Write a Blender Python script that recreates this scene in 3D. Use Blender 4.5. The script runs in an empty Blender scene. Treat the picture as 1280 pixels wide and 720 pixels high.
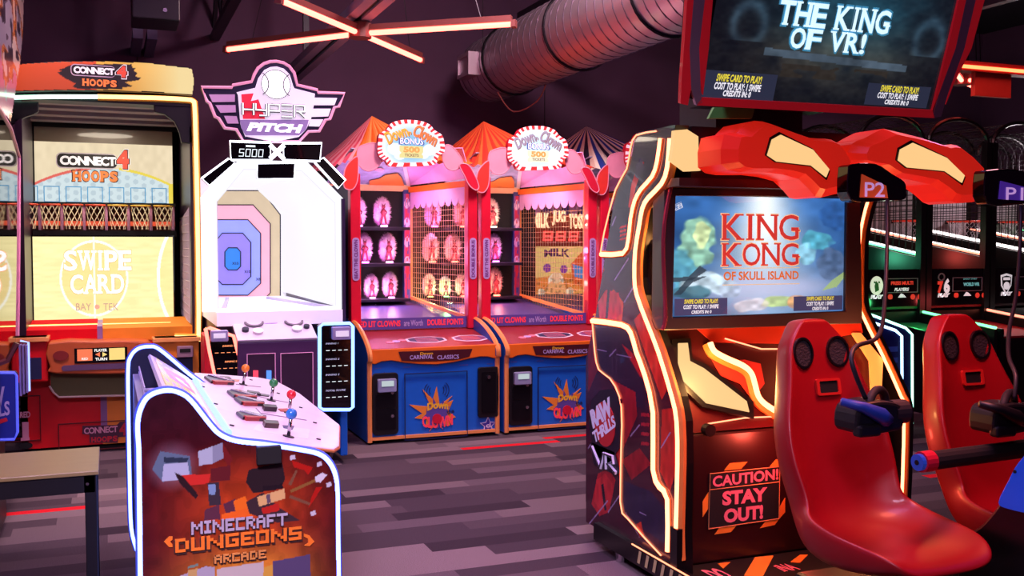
import bpy, bmesh, math, random
import numpy as np
from mathutils import Vector, Matrix
random.seed(7)
C = bpy.context.scene.collection
scn = bpy.context.scene

# ------------------------------------------------------------------ camera
FOC, CAM_H = 1260.0, 1.65
PITCH, YAW = math.atan(55 / 1260), math.atan(1260 / 3140)
cam_d = bpy.data.cameras.new('camera')
cam_d.sensor_width = 36; cam_d.lens = 36 * FOC / 1280; cam_d.clip_start = 0.05
cam = bpy.data.objects.new('camera', cam_d); C.objects.link(cam)
cam.location = (0, 0, CAM_H); cam.rotation_euler = (math.pi / 2 - PITCH, 0, -YAW)
scn.camera = cam
# ------------------------------------------------------------------ exposure, world
scn.view_settings.view_transform = 'Standard'; scn.view_settings.look = 'None'
scn.view_settings.exposure = 0.0; scn.view_settings.gamma = 1.0
scn.view_settings.use_curve_mapping = False
scn.cycles.use_denoising = True
scn.cycles.max_bounces = 6; scn.cycles.diffuse_bounces = 3; scn.cycles.glossy_bounces = 3
scn.cycles.transparent_max_bounces = 12; scn.cycles.sample_clamp_indirect = 4
wd = bpy.data.worlds.new('world'); scn.world = wd; wd.use_nodes = True
wd.node_tree.nodes['Background'].inputs[0].default_value = (0.34, 0.07, 0.30, 1)
wd.node_tree.nodes['Background'].inputs[1].default_value = 0.055
# ------------------------------------------------------------------ ceiling lamps of the hall, with added fill lamps (outside the frame)
def lamp(name, kind, loc, energy, col, size=0.5, rot=(0, 0, 0), spread=None):
    d = bpy.data.lights.new(name, kind); d.energy = energy; d.color = col
    if kind == 'AREA':
        d.shape = 'DISK'; d.size = size
        if spread: d.spread = spread
    elif kind in ('POINT', 'SPOT'): d.shadow_soft_size = size
    o = bpy.data.objects.new(name, d); C.objects.link(o); o.location = loc; o.rotation_euler = rot
    return o
lamp('ceiling_lamp_pink', 'AREA', (1.6, 5.6, 4.7), 95, (0.95, 0.44, 0.80), 1.6)
lamp('ceiling_lamp_violet', 'AREA', (2.0, 2.6, 4.7), 70, (0.52, 0.36, 1.0), 1.6)
lamp('ceiling_lamp_rose', 'AREA', (-1.2, 4.6, 4.7), 60, (0.75, 0.42, 1.0), 1.4)
lamp('ceiling_lamp_entrance', 'AREA', (-0.6, -0.7, 4.4), 62, (0.92, 0.66, 1.0), 1.0, (math.radians(44), 0, math.radians(-10)), 1.1)  # unseen fill behind the camera, added to brighten the joystick cabinet
lamp('ceiling_lamp_booths', 'AREA', (3.3, 6.7, 4.8), 210, (1.0, 0.66, 0.72), 1.0, (math.radians(22), 0, 0))  # fill light added above the booths to lift the dark tents
lamp('ceiling_lamp_duct', 'AREA', (6.4, 6.4, 2.9), 20, (0.72, 0.38, 1.0), .8, (math.radians(180), math.radians(-35), 0))  # upward fill added low at right to light the duct's underside
lamp('ceiling_lamp_hoops', 'AREA', (-0.6, 6.9, 4.8), 52, (1.0, 0.62, 0.66), .7, (math.radians(14), 0, 0), 1.1)  # extra light added to brighten the hoops cabinet front
lamp('ceiling_lamp_far', 'AREA', (6.8, 6.2, 4.6), 40, (1.0, 0.30, 0.36), 1.2)

# ------------------------------------------------------------------ colours and materials
def lin(c):
    return c / 12.92 if c <= 0.04045 else ((c + 0.055) / 1.055) ** 2.4
def hx(s):
    s = s.lstrip('#'); return tuple(lin(int(s[i:i + 2], 16) / 255) for i in (0, 2, 4))
def sr(s):
    s = s.lstrip('#'); return np.array([int(s[i:i + 2], 16) / 255 for i in (0, 2, 4)])
MATS = {}
def mat(name, col, rough=0.5, metal=0.0, emit=None, es=0.0, coat=0.0, var=0.12, vscale=9.0, bump=0.0, spec=0.5):
    if name in MATS: return MATS[name]
    c = hx(col) if isinstance(col, str) else col
    m = bpy.data.materials.new(name); m.use_nodes = True; nt = m.node_tree
    b = nt.nodes['Principled BSDF']
    b.inputs['Roughness'].default_value = rough; b.inputs['Metallic'].default_value = metal
    b.inputs['Coat Weight'].default_value = coat; b.inputs['Specular IOR Level'].default_value = spec
    tc = nt.nodes.new('ShaderNodeTexCoord'); nz = nt.nodes.new('ShaderNodeTexNoise')
    nz.inputs['Scale'].default_value = vscale; nz.inputs['Detail'].default_value = 3
    nt.links.new(tc.outputs['Object'], nz.inputs['Vector'])
    mx = nt.nodes.new('ShaderNodeMix'); mx.data_type = 'RGBA'
    mx.inputs[6].default_value = (*[x * (1 - var) for x in c], 1); mx.inputs[7].default_value = (*[min(1, x * (1 + var)) for x in c], 1)
    nt.links.new(nz.outputs['Fac'], mx.inputs[0]); nt.links.new(mx.outputs[2], b.inputs['Base Color'])
    if bump:
        bp = nt.nodes.new('ShaderNodeBump'); bp.inputs['Strength'].default_value = bump; bp.inputs['Distance'].default_value = 0.01
        nt.links.new(nz.outputs['Fac'], bp.inputs['Height']); nt.links.new(bp.outputs['Normal'], b.inputs['Normal'])
    if emit:
        e = hx(emit) if isinstance(emit, str) else emit
        b.inputs['Emission Color'].default_value = (*e, 1); b.inputs['Emission Strength'].default_value = es
    MATS[name] = m; return m
def glow(name, col, s):
    return mat(name, '#111111', 0.6, emit=col, es=s, var=0)
def print_mat(name, emit=0.0, rough=0.45, coat=0.0, gain=1.0):
    """colours printed on a surface, or shown by a screen: read from the mesh's colour attribute"""
    if name in MATS: return MATS[name]
    m = bpy.data.materials.new(name); m.use_nodes = True; nt = m.node_tree; b = nt.nodes['Principled BSDF']
    at = nt.nodes.new('ShaderNodeAttribute'); at.attribute_name = 'print'
    b.inputs['Roughness'].default_value = rough; b.inputs['Coat Weight'].default_value = coat
    if emit:
        b.inputs['Base Color'].default_value = (0.01, 0.01, 0.012, 1)
        nt.links.new(at.outputs['Color'], b.inputs['Emission Color']); b.inputs['Emission Strength'].default_value = emit
    else: nt.links.new(at.outputs['Color'], b.inputs['Base Color'])
    MATS[name] = m; return m
def glass(name, tint=(1, 1, 1), refl=0.08, rough=0.02):
    if name in MATS: return MATS[name]
    m = bpy.data.materials.new(name); m.use_nodes = True; nt = m.node_tree; nt.nodes.clear()
    out = nt.nodes.new('ShaderNodeOutputMaterial'); mx = nt.nodes.new('ShaderNodeMixShader')
    tr = nt.nodes.new('ShaderNodeBsdfTransparent'); gl = nt.nodes.new('ShaderNodeBsdfGlossy')
    fr = nt.nodes.new('ShaderNodeFresnel'); fr.inputs['IOR'].default_value = 1.45
    ad = nt.nodes.new('ShaderNodeMath'); ad.operation = 'ADD'; ad.inputs[1].default_value = refl; ad.use_clamp = True
    tr.inputs[0].default_value = (*tint, 1); gl.inputs['Roughness'].default_value = rough
    nt.links.new(fr.outputs[0], ad.inputs[0]); nt.links.new(ad.outputs[0], mx.inputs[0])
    nt.links.new(tr.outputs[0], mx.inputs[1]); nt.links.new(gl.outputs[0], mx.inputs[2]); nt.links.new(mx.outputs[0], out.inputs[0])
    MATS[name] = m; return m

BLACK = mat('black_laminate', '#0d0b10', 0.42); MATT = mat('matt_black', '#0a090c', 0.75)
GLOSSK = mat('gloss_black', '#08070a', 0.12, coat=0.5); DARKM = mat('dark_metal', '#1c1a20', 0.4, 0.7)
CHROME = mat('chrome', '#c9c9d0', 0.18, 1.0); WHITE = mat('white_plastic', '#e6e2e8', 0.4); GREY = mat('grey_plastic', '#6a6672', 0.5)

# ------------------------------------------------------------------ frames: a plane with two axes; n is the distance in front of it
CP, SP, CY, SY = math.cos(PITCH), math.sin(PITCH), math.cos(YAW), math.sin(YAW)
class Fr:
    def __init__(s, O, A, B):
        s.O = Vector(O); s.A = Vector(A).normalized(); s.B = Vector(B).normalized(); s.N = s.A.cross(s.B)
    def pt(s, a, b, n=0.0): return s.O + s.A * a + s.B * b + s.N * n
    def px(s, x, y):
        """where a line of sight measured in the photograph meets this plane"""
        x = (x - 640) / FOC; y = (360 - y) / FOC; f = CP + y * SP
        d = Vector((x * CY + f * SY, -x * SY + f * CY, -SP + y * CP)); c0 = Vector((0, 0, CAM_H))
        t = (s.O - c0).dot(s.N) / d.dot(s.N); p = c0 + d * t - s.O
        return (p.dot(s.A), p.dot(s.B))
    def pxs(s, pts): return [s.px(*p) for p in pts]
    def off(s, n): return Fr(s.O + s.N * n, s.A, s.B)
def FV(v): return Fr((0, v, 0), (1, 0, 0), (0, 0, 1))           # faces the viewer, a = x, b = z
def FL(u): return Fr((u, 0, 0), (0, -1, 0), (0, 0, 1))          # faces -x, a = -y
def FR(u): return Fr((u, 0, 0), (0, 1, 0), (0, 0, 1))           # faces +x, a = y
def FZ(z): return Fr((0, 0, z), (1, 0, 0), (0, 1, 0))           # faces up
def crop(x0, y0, k, pts): return [(x0 + x / k, y0 + y / k) for x, y in pts]
def smooth(pts, k=4, closed=False):
    P = [Vector(p) for p in pts]; n = len(P); out = []
    for i in range(n if closed else n - 1):
        p1, p2 = P[i], P[(i + 1) % n]
        p0 = P[i - 1] if (closed or i > 0) else p1; p3 = P[(i + 2) % n] if (closed or i + 2 < n) else p2
        for j in range(k):
            t = j / k
            out.append(0.5 * ((2 * p1) + (p2 - p0) * t + (2 * p0 - 5 * p1 + 4 * p2 - p3) * t * t + (3 * p1 - p0 - 3 * p2 + p3) * t ** 3))
    if not closed: out.append(P[-1])
    return [tuple(p) for p in out]
def rrect(a0, a1, b0, b1, r, k=4):
    out = []
    for cx, cy, s in ((a1 - r, b1 - r, 0), (a0 + r, b1 - r, 1), (a0 + r, b0 + r, 2), (a1 - r, b0 + r, 3)):
        for j in range(k + 1):
            t = math.pi / 2 * (s + j / k); out.append((cx + r * math.cos(t), cy + r * math.sin(t)))
    return out
def ellipse(ca, cb, ra, rb, k=20, t0=0.0, t1=2 * math.pi, end=False):
    return [(ca + ra * math.cos(t0 + (t1 - t0) * i / k), cb + rb * math.sin(t0 + (t1 - t0) * i / k)) for i in range(k + (1 if end else 0))]
def ngon(ca, cb, ra, rb, n, rot=0.0): return [(ca + ra * math.cos(2 * math.pi * (i + rot) / n), cb + rb * math.sin(2 * math.pi * (i + rot) / n)) for i in range(n)]

# ------------------------------------------------------------------ objects
LOC = {}
def thing(name, label, cat, loc, group=None):
    o = bpy.data.objects.new(name, None); C.objects.link(o); o.location = loc; o.empty_display_size = 0.1
    o['label'] = label; o['category'] = cat
    if group: o['group'] = group
    LOC[o] = Vector(loc); return o
def tag(o, label, cat, group=None):
    o['label'] = label; o['category'] = cat
    if group: o['group'] = group
    return o
class MB:
    def __init__(s): s.v = []; s.f = []; s.m = []
    def add(s, pts, faces, m=0):
        k = len(s.v); s.v += [tuple(p) for p in pts]
        for f in faces: s.f.append([i + k for i in f]); s.m.append(m)
        return s
    def ex(s, fr, poly, n0, n1, m=0):
        n = len(poly)
        P = [fr.pt(a, b, n0) for a, b in poly] + [fr.pt(a, b, n1) for a, b in poly]
        return s.add(P, [list(range(n - 1, -1, -1)), list(range(n, 2 * n))] + [[i, (i + 1) % n, n + (i + 1) % n, n + i] for i in range(n)], m)
    def fbox(s, fr, a0, a1, b0, b1, n0, n1, m=0): return s.ex(fr, [(a0, b0), (a1, b0), (a1, b1), (a0, b1)], n0, n1, m)
    def box(s, x0, x1, y0, y1, z0, z1, m=0): return s.fbox(FZ(0), x0, x1, y0, y1, z0, z1, m)
    def ring(s, fr, outer, inner, n0, n1, m=0):
        n = len(outer); P = [fr.pt(a, b, n0) for a, b in outer] + [fr.pt(a, b, n0) for a, b in inner] + [fr.pt(a, b, n1) for a, b in outer] + [fr.pt(a, b, n1) for a, b in inner]
        F = []
        for i in range(n):
            j = (i + 1) % n
            F += [[i, j, 2 * n + j, 2 * n + i], [n + j, n + i, 3 * n + i, 3 * n + j], [2 * n + i, 2 * n + j, 3 * n + j, 3 * n + i], [j, i, n + i, n + j]]
        return s.add(P, F, m)
    def tube(s, pts, r, seg=8, closed=False, m=0):
        P = [Vector(p) for p in pts]; n = len(P); base = []; up = None
        for i in range(n):
            a = P[i - 1] if (i > 0 or closed) else P[i]; b = P[(i + 1) % n] if (i < n - 1 or closed) else P[i]
            t = (b - a).normalized()
            if up is None: up = t.orthogonal().normalized()
            up = (up - t * up.dot(t)); up = up.normalized() if up.length > 1e-6 else t.orthogonal().normalized()
            w = t.cross(up); rr = r[i] if isinstance(r, (list, tuple)) else r
            base += [P[i] + (up * math.cos(2 * math.pi * k / seg) + w * math.sin(2 * math.pi * k / seg)) * rr for k in range(seg)]
        F = []
        for i in range(n if closed else n - 1):
            j = (i + 1) % n
            for k in range(seg): F.append([i * seg + k, i * seg + (k + 1) % seg, j * seg + (k + 1) % seg, j * seg + k])
        if not closed: F += [list(range(seg - 1, -1, -1)), list(range((n - 1) * seg, n * seg))]
        return s.add(base, F, m)
    def bar(s, p, q, w, m=0): return s.tube([p, q], w * 0.7071, 4, m=m)
    def sphere(s, c, rx, ry=None, rz=None, nu=14, nv=9, m=0):
        ry = ry or rx; rz = rz or rx; c = Vector(c); P = [c + Vector((0, 0, rz))]; F = []
        for j in range(1, nv):
            t = math.pi * j / nv
            P += [c + Vector((rx * math.sin(t) * math.cos(2 * math.pi * i / nu), ry * math.sin(t) * math.sin(2 * math.pi * i / nu), rz * math.cos(t))) for i in range(nu)]
        P.append(c - Vector((0, 0, rz)))
        for i in range(nu):
            F.append([0, 1 + i, 1 + (i + 1) % nu]); l = 1 + (nv - 2) * nu; F.append([len(P) - 1, l + (i + 1) % nu, l + i])
            for j in range(nv - 2):
                a = 1 + j * nu; F.append([a + i, a + nu + i, a + nu + (i + 1) % nu, a + (i + 1) % nu])
        return s.add(P, F, m)
    def disc(s, fr, ca, cb, r, n0, n1, k=24, m=0, rb=None): return s.ex(fr, ellipse(ca, cb, r, rb or r, k), n0, n1, m)
    def pieces(s, name, mats, parent, **kw):
        """every separate piece an object of its own"""
        g = list(range(len(s.v)))
        def root(i):
            while g[i] != i: g[i] = g[g[i]]; i = g[i]
            return i
        for f in s.f:
            r = root(f[0])
            for i in f[1:]: g[root(i)] = r
        out = {}
        for f, m in zip(s.f, s.m):
            b, ix = out.setdefault(root(f[0]), (MB(), {}))
            for i in f:
                if i not in ix: ix[i] = len(b.v); b.v.append(s.v[i])
            b.f.append([ix[i] for i in f]); b.m.append(m)
        return [b.build(name, mats, parent, **kw) for b, _ in out.values()]
    def build(s, name, mats, parent=None, smooth=False, bevel=0.0, label=None, loc=None, kind=None, solid=0.0):
        me = bpy.data.meshes.new(name); o = bpy.data.objects.new(name, me); C.objects.link(o)
        off = Vector(loc) if loc is not None else Vector((0, 0, 0))
        if parent is not None: off = LOC[parent]; o.parent = parent; LOC[o] = off
        else: o.location = off; LOC[o] = off
        me.from_pydata([Vector(p) - off for p in s.v], [], s.f)
        for m in (mats if isinstance(mats, (list, tuple)) else [mats]): me.materials.append(m)
        me.polygons.foreach_set('material_index', s.m)
        bm = bmesh.new(); bm.from_mesh(me); bmesh.ops.recalc_face_normals(bm, faces=bm.faces); bm.to_mesh(me); bm.free()
        if smooth: me.polygons.foreach_set('use_smooth', [True] * len(me.polygons))
        if solid:
            md = o.modifiers.new('solid', 'SOLIDIFY'); md.thickness = solid; md.offset = 0
        if bevel:
            md = o.modifiers.new('bevel', 'BEVEL'); md.width = bevel; md.segments = 2; md.limit_method = 'ANGLE'; md.angle_limit = 0.6
        if label: o['label'] = label
        if kind: o['kind'] = kind
        return o
# ------------------------------------------------------------------ lettering (Blender's own built-in font, and two drawn alphabets)
def glyph_mesh(s, bold=0.0, shear=0.0, sp=1.0):
    cu = bpy.data.curves.new('lettering_curve', 'FONT'); cu.body = s; cu.size = 1; cu.offset = bold; cu.shear = shear; cu.resolution_u = 3; cu.space_character = sp
    o = bpy.data.objects.new('lettering_curve', cu); me = bpy.data.meshes.new_from_object(o)
    bpy.data.objects.remove(o); bpy.data.curves.remove(cu)
    V = np.array([v.co[:2] for v in me.vertices]) if len(me.vertices) else np.zeros((0, 2)); F = [list(p.vertices) for p in me.polygons]
    bpy.data.meshes.remove(me); return V, F
def put(b, V, F, fr, rect, n, m=0, rot=0.0, arch=0.0):
    a0, b0, a1, b1 = rect
    if len(V) == 0: return
    lo, hi = V.min(0), V.max(0); W = (V - lo) / np.maximum(hi - lo, 1e-6)
    ca, cb = (a0 + a1) / 2, (b0 + b1) / 2; c, s = math.cos(rot), math.sin(rot); P = []
    for x, y in W:
        da, db = a0 + x * (a1 - a0) - ca, b0 + y * (b1 - b0) - cb + arch * (1 - (2 * x - 1) ** 2)
        P.append(fr.pt(ca + da * c - db * s, cb + da * s + db * c, n))
    b.add(P, F, m)
def txt(fr, s, rect, m, parent, bold=0.0, shear=0.0, n=0.004, rot=0.0, arch=0.0, name='lettering', sp=1.0, label=None):
    b = MB(); V, F = glyph_mesh(s, bold, shear, sp); put(b, V, F, fr, rect, n, 0, rot, arch)
    return b.build(name, m, parent, label=label)
def rc(fr, x0, y0, x1, y1):
    """rectangle of the photo (left, top, right, bottom) on a plane -> a0, b0, a1, b1"""
    xm, ym = (x0 + x1) / 2, (y0 + y1) / 2; return (fr.px(x0, ym)[0], fr.px(xm, y1)[1], fr.px(x1, ym)[0], fr.px(xm, y0)[1])
SERIF = {'K': ((.14, 0), (.14, 1), (.86, 0), (.82, 1)), 'I': ((.5, 0), (.5, 1)), 'N': ((.14, 0), (.14, 1), (.86, 1)), 'G': ((.86, .42),), 'O': (), 'H': ((.15, 0), (.15, 1), (.85, 0), (.85, 1)),
         'P': ((.15, 0), (.15, 1)), 'S': (), 'W': ((.1, 1), (.5, 1), (.9, 1)), 'E': ((.14, 0), (.14, 1)), 'C': (), 'A': ((.1, 0), (.9, 0)), 'R': ((.15, 0), (.15, 1), (.88, 0)), 'D': ((.13, 0), (.13, 1)),
         'T': ((.5, 0),), 'F': ((.15, 0), (.15, 1)), 'V': ((.12, 1), (.88, 1)), '!': ()}
def serif(fr, s, rect, m, parent, bold=0.0, n=0.004, gap=0.10, thick=0.09, wide=None, rot=0.0):
    b = MB(); a0, b0, a1, b1 = rect; wd_ = [{'I': .5, ' ': .45, '!': .35, 'W': 1.35}.get(ch, 1.0) for ch in s]
    unit = (a1 - a0) / (sum(wd_) + gap * (len(s) - 1)); x = a0; h = b1 - b0
    for ch, w in zip(s, wd_):
        if ch != ' ':
            V, F = glyph_mesh(ch, bold); put(b, V, F, fr, (x + (.3 * unit * w if ch == 'I' else 0), b0, x + unit * w * (.7 if ch == 'I' else 1), b1), n)
            for sx, sy in SERIF.get(ch, ()):
                c = x + unit * w * sx; hw = unit * .2; y = b0 + h * sy; y0, y1 = (y - h * thick * (1 if sy else 0), y + h * thick * (0 if sy else 1))
                k = [(c - hw, y0), (c + hw, y0), (c + hw, y1), (c - hw, y1)]; b.add([fr.pt(p, q, n + .0004) for p, q in k], [[0, 1, 2, 3]])
        x += unit * (w + gap)
    return b.build('lettering', m, parent)
PIX = {'M': '10001 11011 10101 10001 10001', 'I': '111 010 010 010 111', 'N': '10001 11001 10101 10011 10001', 'E': '1111 1000 1110 1000 1111', 'C': '1111 1000 1000 1000 1111', 'R': '1110 1001 1110 1010 1001',
       'A': '0110 1001 1111 1001 1001', 'F': '1111 1000 1110 1000 1000', 'T': '11111 00100 00100 00100 00100', 'D': '1110 1001 1001 1001 1110', 'U': '1001 1001 1001 1001 1111', 'G': '1111 1000 1011 1001 1111', 'O': '1111 1001 1001 1001 1111', 'S': '1111 1000 1111 0001 1111'}
def pixtext(fr, s, rect, m, parent, n=0.004, depth=0.003):
    b = MB(); cols = []; x = 0
    for ch in s:
        rows = PIX[ch].split(); cols.append((x, rows)); x += len(rows[0]) + 0.7
    W = x - 0.7; a0, b0, a1, b1 = rect; ua = (a1 - a0) / W; ub = (b1 - b0) / 5
    for x, rows in cols:
        for j, r in enumerate(rows):
            i = 0
            while i < len(r):
                if r[i] == '1':
                    k = i
                    while k < len(r) and r[k] == '1': k += 1
                    b.fbox(fr, a0 + (x + i - .02) * ua, a0 + (x + k + .02) * ua, b1 - (j + 1.02) * ub, b1 - (j - .02) * ub, n, n + depth); i = k
                else: i += 1
    return b.build('lettering', m, parent)
SEG = {'0': 'abcdef', '5': 'afgcd', '8': 'abcdefg', '1': 'bc', '7': 'abc', '6': 'afgedc', '-': 'g'}
def segtext(fr, s, rect, m, parent, n=0.004, gap=.35, slant=.12, name='lettering'):
    b = MB(); a0, b0, a1, b1 = rect; k = len(s); w = (a1 - a0) / (k + gap * (k - 1)); h = b1 - b0; t = .16 * w
    S = {'a': (0, h - t, w, h), 'd': (0, 0, w, t), 'g': (0, h / 2 - t / 2, w, h / 2 + t / 2), 'f': (0, h / 2, t, h), 'b': (w - t, h / 2, w, h), 'e': (0, 0, t, h / 2), 'c': (w - t, 0, w, h / 2)}
    for i, ch in enumerate(s):
        for q in SEG.get(ch, ''):
            x0, y0, x1, y1 = S[q]; X = a0 + i * w * (1 + gap)
            b.add([fr.pt(X + x + slant * y, b0 + y, n) for x, y in ((x0, y0), (x1, y0), (x1, y1), (x0, y1))], [[0, 1, 2, 3]])
    return b.build(name, m, parent)
# ------------------------------------------------------------------ printed pictures: a fine grid of coloured quads
rng = np.random.default_rng(3)
def vnoise(S, T, k, seed=0):
    r = np.random.default_rng(seed); G = r.random((k + 2, k + 2)); x, y = S * k, T * k; i, j = x.astype(int), y.astype(int); fx, fy = x - i, y - j
    fx, fy = fx * fx * (3 - 2 * fx), fy * fy * (3 - 2 * fy)
    return (G[i, j] * (1 - fx) + G[i + 1, j] * fx) * (1 - fy) + (G[i, j + 1] * (1 - fx) + G[i + 1, j + 1] * fx) * fy
def inside(poly, X, Y):
    r = np.zeros(X.shape, bool); n = len(poly)
    for i in range(n):
        x1, y1 = poly[i]; x2, y2 = poly[i - 1]
        if y1 == y2: continue
        r ^= ((y1 > Y) != (y2 > Y)) & (X < (x2 - x1) * (Y - y1) / (y2 - y1) + x1)
    return r
def fill(I, poly, X, Y, col, a=1.0):
    k = inside(poly, X, Y); I[k] = I[k] * (1 - a) + np.array(sr(col) if isinstance(col, str) else col) * a
def paint(name, fr, rect, nx, ny, fn, m, parent, n=0.003, mask=None, label=None):
    """fn(S, T, A, B) -> sRGB picture; S, T run 0..1, A, B are plane coordinates"""
    a0, b0, a1, b1 = rect; S, T = np.meshgrid(np.linspace(0, 1, nx), np.linspace(0, 1, ny)); A, B = a0 + S * (a1 - a0), b0 + T * (b1 - b0)
    I = np.clip(fn(S, T, A, B), 0, 1); L = np.where(I <= .04045, I / 12.92, ((I + .055) / 1.055) ** 2.4)
    O, fa, fb, fn_ = (np.array(x) for x in (fr.O, fr.A, fr.B, fr.N)); off = np.array(LOC[parent])
    P = O + A[..., None] * fa + B[..., None] * fb + n * fn_ - off
    idx = np.arange(nx * ny).reshape(ny, nx); Q = np.stack([idx[:-1, :-1], idx[:-1, 1:], idx[1:, 1:], idx[1:, :-1]], -1).reshape(-1, 4)
    if mask is not None:
        keep = inside(mask, (A[:-1, :-1] + A[1:, 1:]) / 2, (B[:-1, :-1] + B[1:, 1:]) / 2).reshape(-1); Q = Q[keep]
    me = bpy.data.meshes.new(name); me.from_pydata(P.reshape(-1, 3), [], Q.tolist()); me.materials.append(m)
    at = me.color_attributes.new('print', 'FLOAT_COLOR', 'POINT'); col = np.ones((nx * ny, 4), np.float32); col[:, :3] = L.reshape(-1, 3)
    at.data.foreach_set('color', col.ravel())
    o = bpy.data.objects.new(name, me); C.objects.link(o); o.parent = parent; LOC[o] = LOC[parent]
    if label: o['label'] = label
    return o
PRINT = print_mat('printed_art', 0, 0.4); PRINTG = print_mat('printed_gloss_art', 0, 0.22, 0.3); SCREEN = print_mat('screen_picture', 1.0, 0.1)
HALO = None
def led(fr, pts, r, m, parent, n=0.0, name='led_strip', closed=False, label=None):
    global HALO
    if m.name in ('amber_led_rope', 'blue_white_edge_led', 'warm_white_led'):      # wider strip behind the rope, the rope's glow put into its colour
        HALO = HALO or {'a': mat('amber_rope_channel', '#f08838', .7), 'b': mat('blue_rope_channel', '#4a68f0', .7), 'w': mat('yellow_rope_channel', '#f0b040', .7)}
        MB().tube([fr.pt(a, b, n - r * 1.1) for a, b in pts], r * 1.6, 8, closed).build('rope_channel', HALO[m.name[0]], parent)
    return MB().tube([fr.pt(a, b, n) for a, b in pts], r, 6, closed).build(name, m, parent, label=label)
# ================================================================== THE SETTING
def floor_mat():
    m = bpy.data.materials.new('carpet_planks'); m.use_nodes = True; nt = m.node_tree; L = nt.links; b = nt.nodes['Principled BSDF']
    b.inputs['Roughness'].default_value = 0.95; b.inputs['Specular IOR Level'].default_value = 0.1
    N = nt.nodes.new
    def math_(op, a, c=None):
        n = N('ShaderNodeMath'); n.operation = op
        for i, v in enumerate((a, c)):
            if v is None: continue
            if isinstance(v, (int, float)): n.inputs[i].default_value = v
            else: L.new(v, n.inputs[i])
        return n.outputs[0]
    tc = N('ShaderNodeTexCoord'); sp = N('ShaderNodeSeparateXYZ'); L.new(tc.outputs['Object'], sp.inputs[0])
    row = math_('FLOOR', math_('DIVIDE', sp.outputs[1], 0.165))
    w1 = N('ShaderNodeTexWhiteNoise'); w1.noise_dimensions = '1D'; L.new(row, w1.inputs['W'])
    col = math_('FLOOR', math_('DIVIDE', math_('ADD', sp.outputs[0], math_('MULTIPLY', w1.outputs[0], 5.0)), 0.86))
    cb = N('ShaderNodeCombineXYZ'); L.new(row, cb.inputs[0]); L.new(col, cb.inputs[1])
    w2 = N('ShaderNodeTexWhiteNoise'); w2.noise_dimensions = '2D'; L.new(cb.outputs[0], w2.inputs['Vector'])
    rp = N('ShaderNodeValToRGB'); rp.color_ramp.interpolation = 'CONSTANT'; el = rp.color_ramp.elements
    for i, (p, c) in enumerate(((0, '#443a42'), (.26, '#4e434a'), (.48, '#5d5158'), (.66, '#6c5f63'), (.8, '#372e36'), (.93, '#7a6c70'))):
        e = el[i] if i < 2 else el.new(p); e.position = p; e.color = (*hx(c), 1)
    L.new(w2.outputs[0], rp.inputs[0])
    # woven red accents: short bands inside a few planks
    fr = math_('FRACT', math_('DIVIDE', sp.outputs[1], 0.165)); w3 = N('ShaderNodeTexWhiteNoise'); w3.noise_dimensions = '2D'
    ad = N('ShaderNodeVectorMath'); ad.operation = 'ADD'; ad.inputs[1].default_value = (31.3, 11.7, 0); L.new(cb.outputs[0], ad.inputs[0]); L.new(ad.outputs[0], w3.inputs['Vector'])
    red = math_('MULTIPLY', math_('GREATER_THAN', w3.outputs[0], 0.965), math_('LESS_THAN', fr, 0.5))
    mx = N('ShaderNodeMix'); mx.data_type = 'RGBA'; L.new(red, mx.inputs[0]); L.new(rp.outputs[0], mx.inputs[6]); mx.inputs[7].default_value = (*hx('#d8202c'), 1)
    nz = N('ShaderNodeTexNoise'); nz.inputs['Scale'].default_value = 230; L.new(tc.outputs['Object'], nz.inputs['Vector'])
    mp = N('ShaderNodeMapRange'); mp.inputs[1].default_value = .3; mp.inputs[2].default_value = .7; mp.inputs[3].default_value = .62; mp.inputs[4].default_value = 1.35; L.new(nz.outputs[0], mp.inputs[0])
    mm = N('ShaderNodeMix'); mm.data_type = 'RGBA'; mm.blend_type = 'MULTIPLY'; mm.inputs[0].default_value = 1; L.new(mx.outputs[2], mm.inputs[6]); L.new(mp.outputs[0], mm.inputs[7])
    L.new(mm.outputs[2], b.inputs['Base Color'])
    bp = N('ShaderNodeBump'); bp.inputs['Strength'].default_value = .5; bp.inputs['Distance'].default_value = .004; L.new(nz.outputs[0], bp.inputs['Height']); L.new(bp.outputs[0], b.inputs['Normal'])
    return m
def struct(name, b, m):
    o = b.build(name, m); o['kind'] = 'structure'; return o
WALL = mat('dark_plum_paint', '#5a3a58', 0.8, vscale=1.5, var=.2); CEIL = mat('dark_ceiling_paint', '#221a2a', 0.9)
struct('floor', MB().box(-3.4, 13.2, -1.2, 12.6, -0.1, 0), floor_mat())
struct('wall_back', MB().box(-3.4, 13.2, 12.3, 12.45, 0, 5), WALL)
struct('wall_left', MB().box(-3.5, -3.35, -1.2, 12.45, 0, 5), WALL)
struct('wall_right', MB().box(13.05, 13.2, -1.2, 12.45, 0, 5), WALL)
struct('ceiling', MB().box(-3.5, 13.2, -1.2, 12.45, 5, 5.1), CEIL)
struct('baseboard_back', MB().box(-3.35, 13.05, 12.28, 12.3, 0, 0.12), MATT)
b = MB()
for u in (0.35, 5.4): b.box(u - .004, u + .004, 12.292, 12.3, .12, 5)
struct('trim_1', b, MATT)
STEEL = mat('painted_steel', '#2c2632', 0.5, 0.3)
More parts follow.
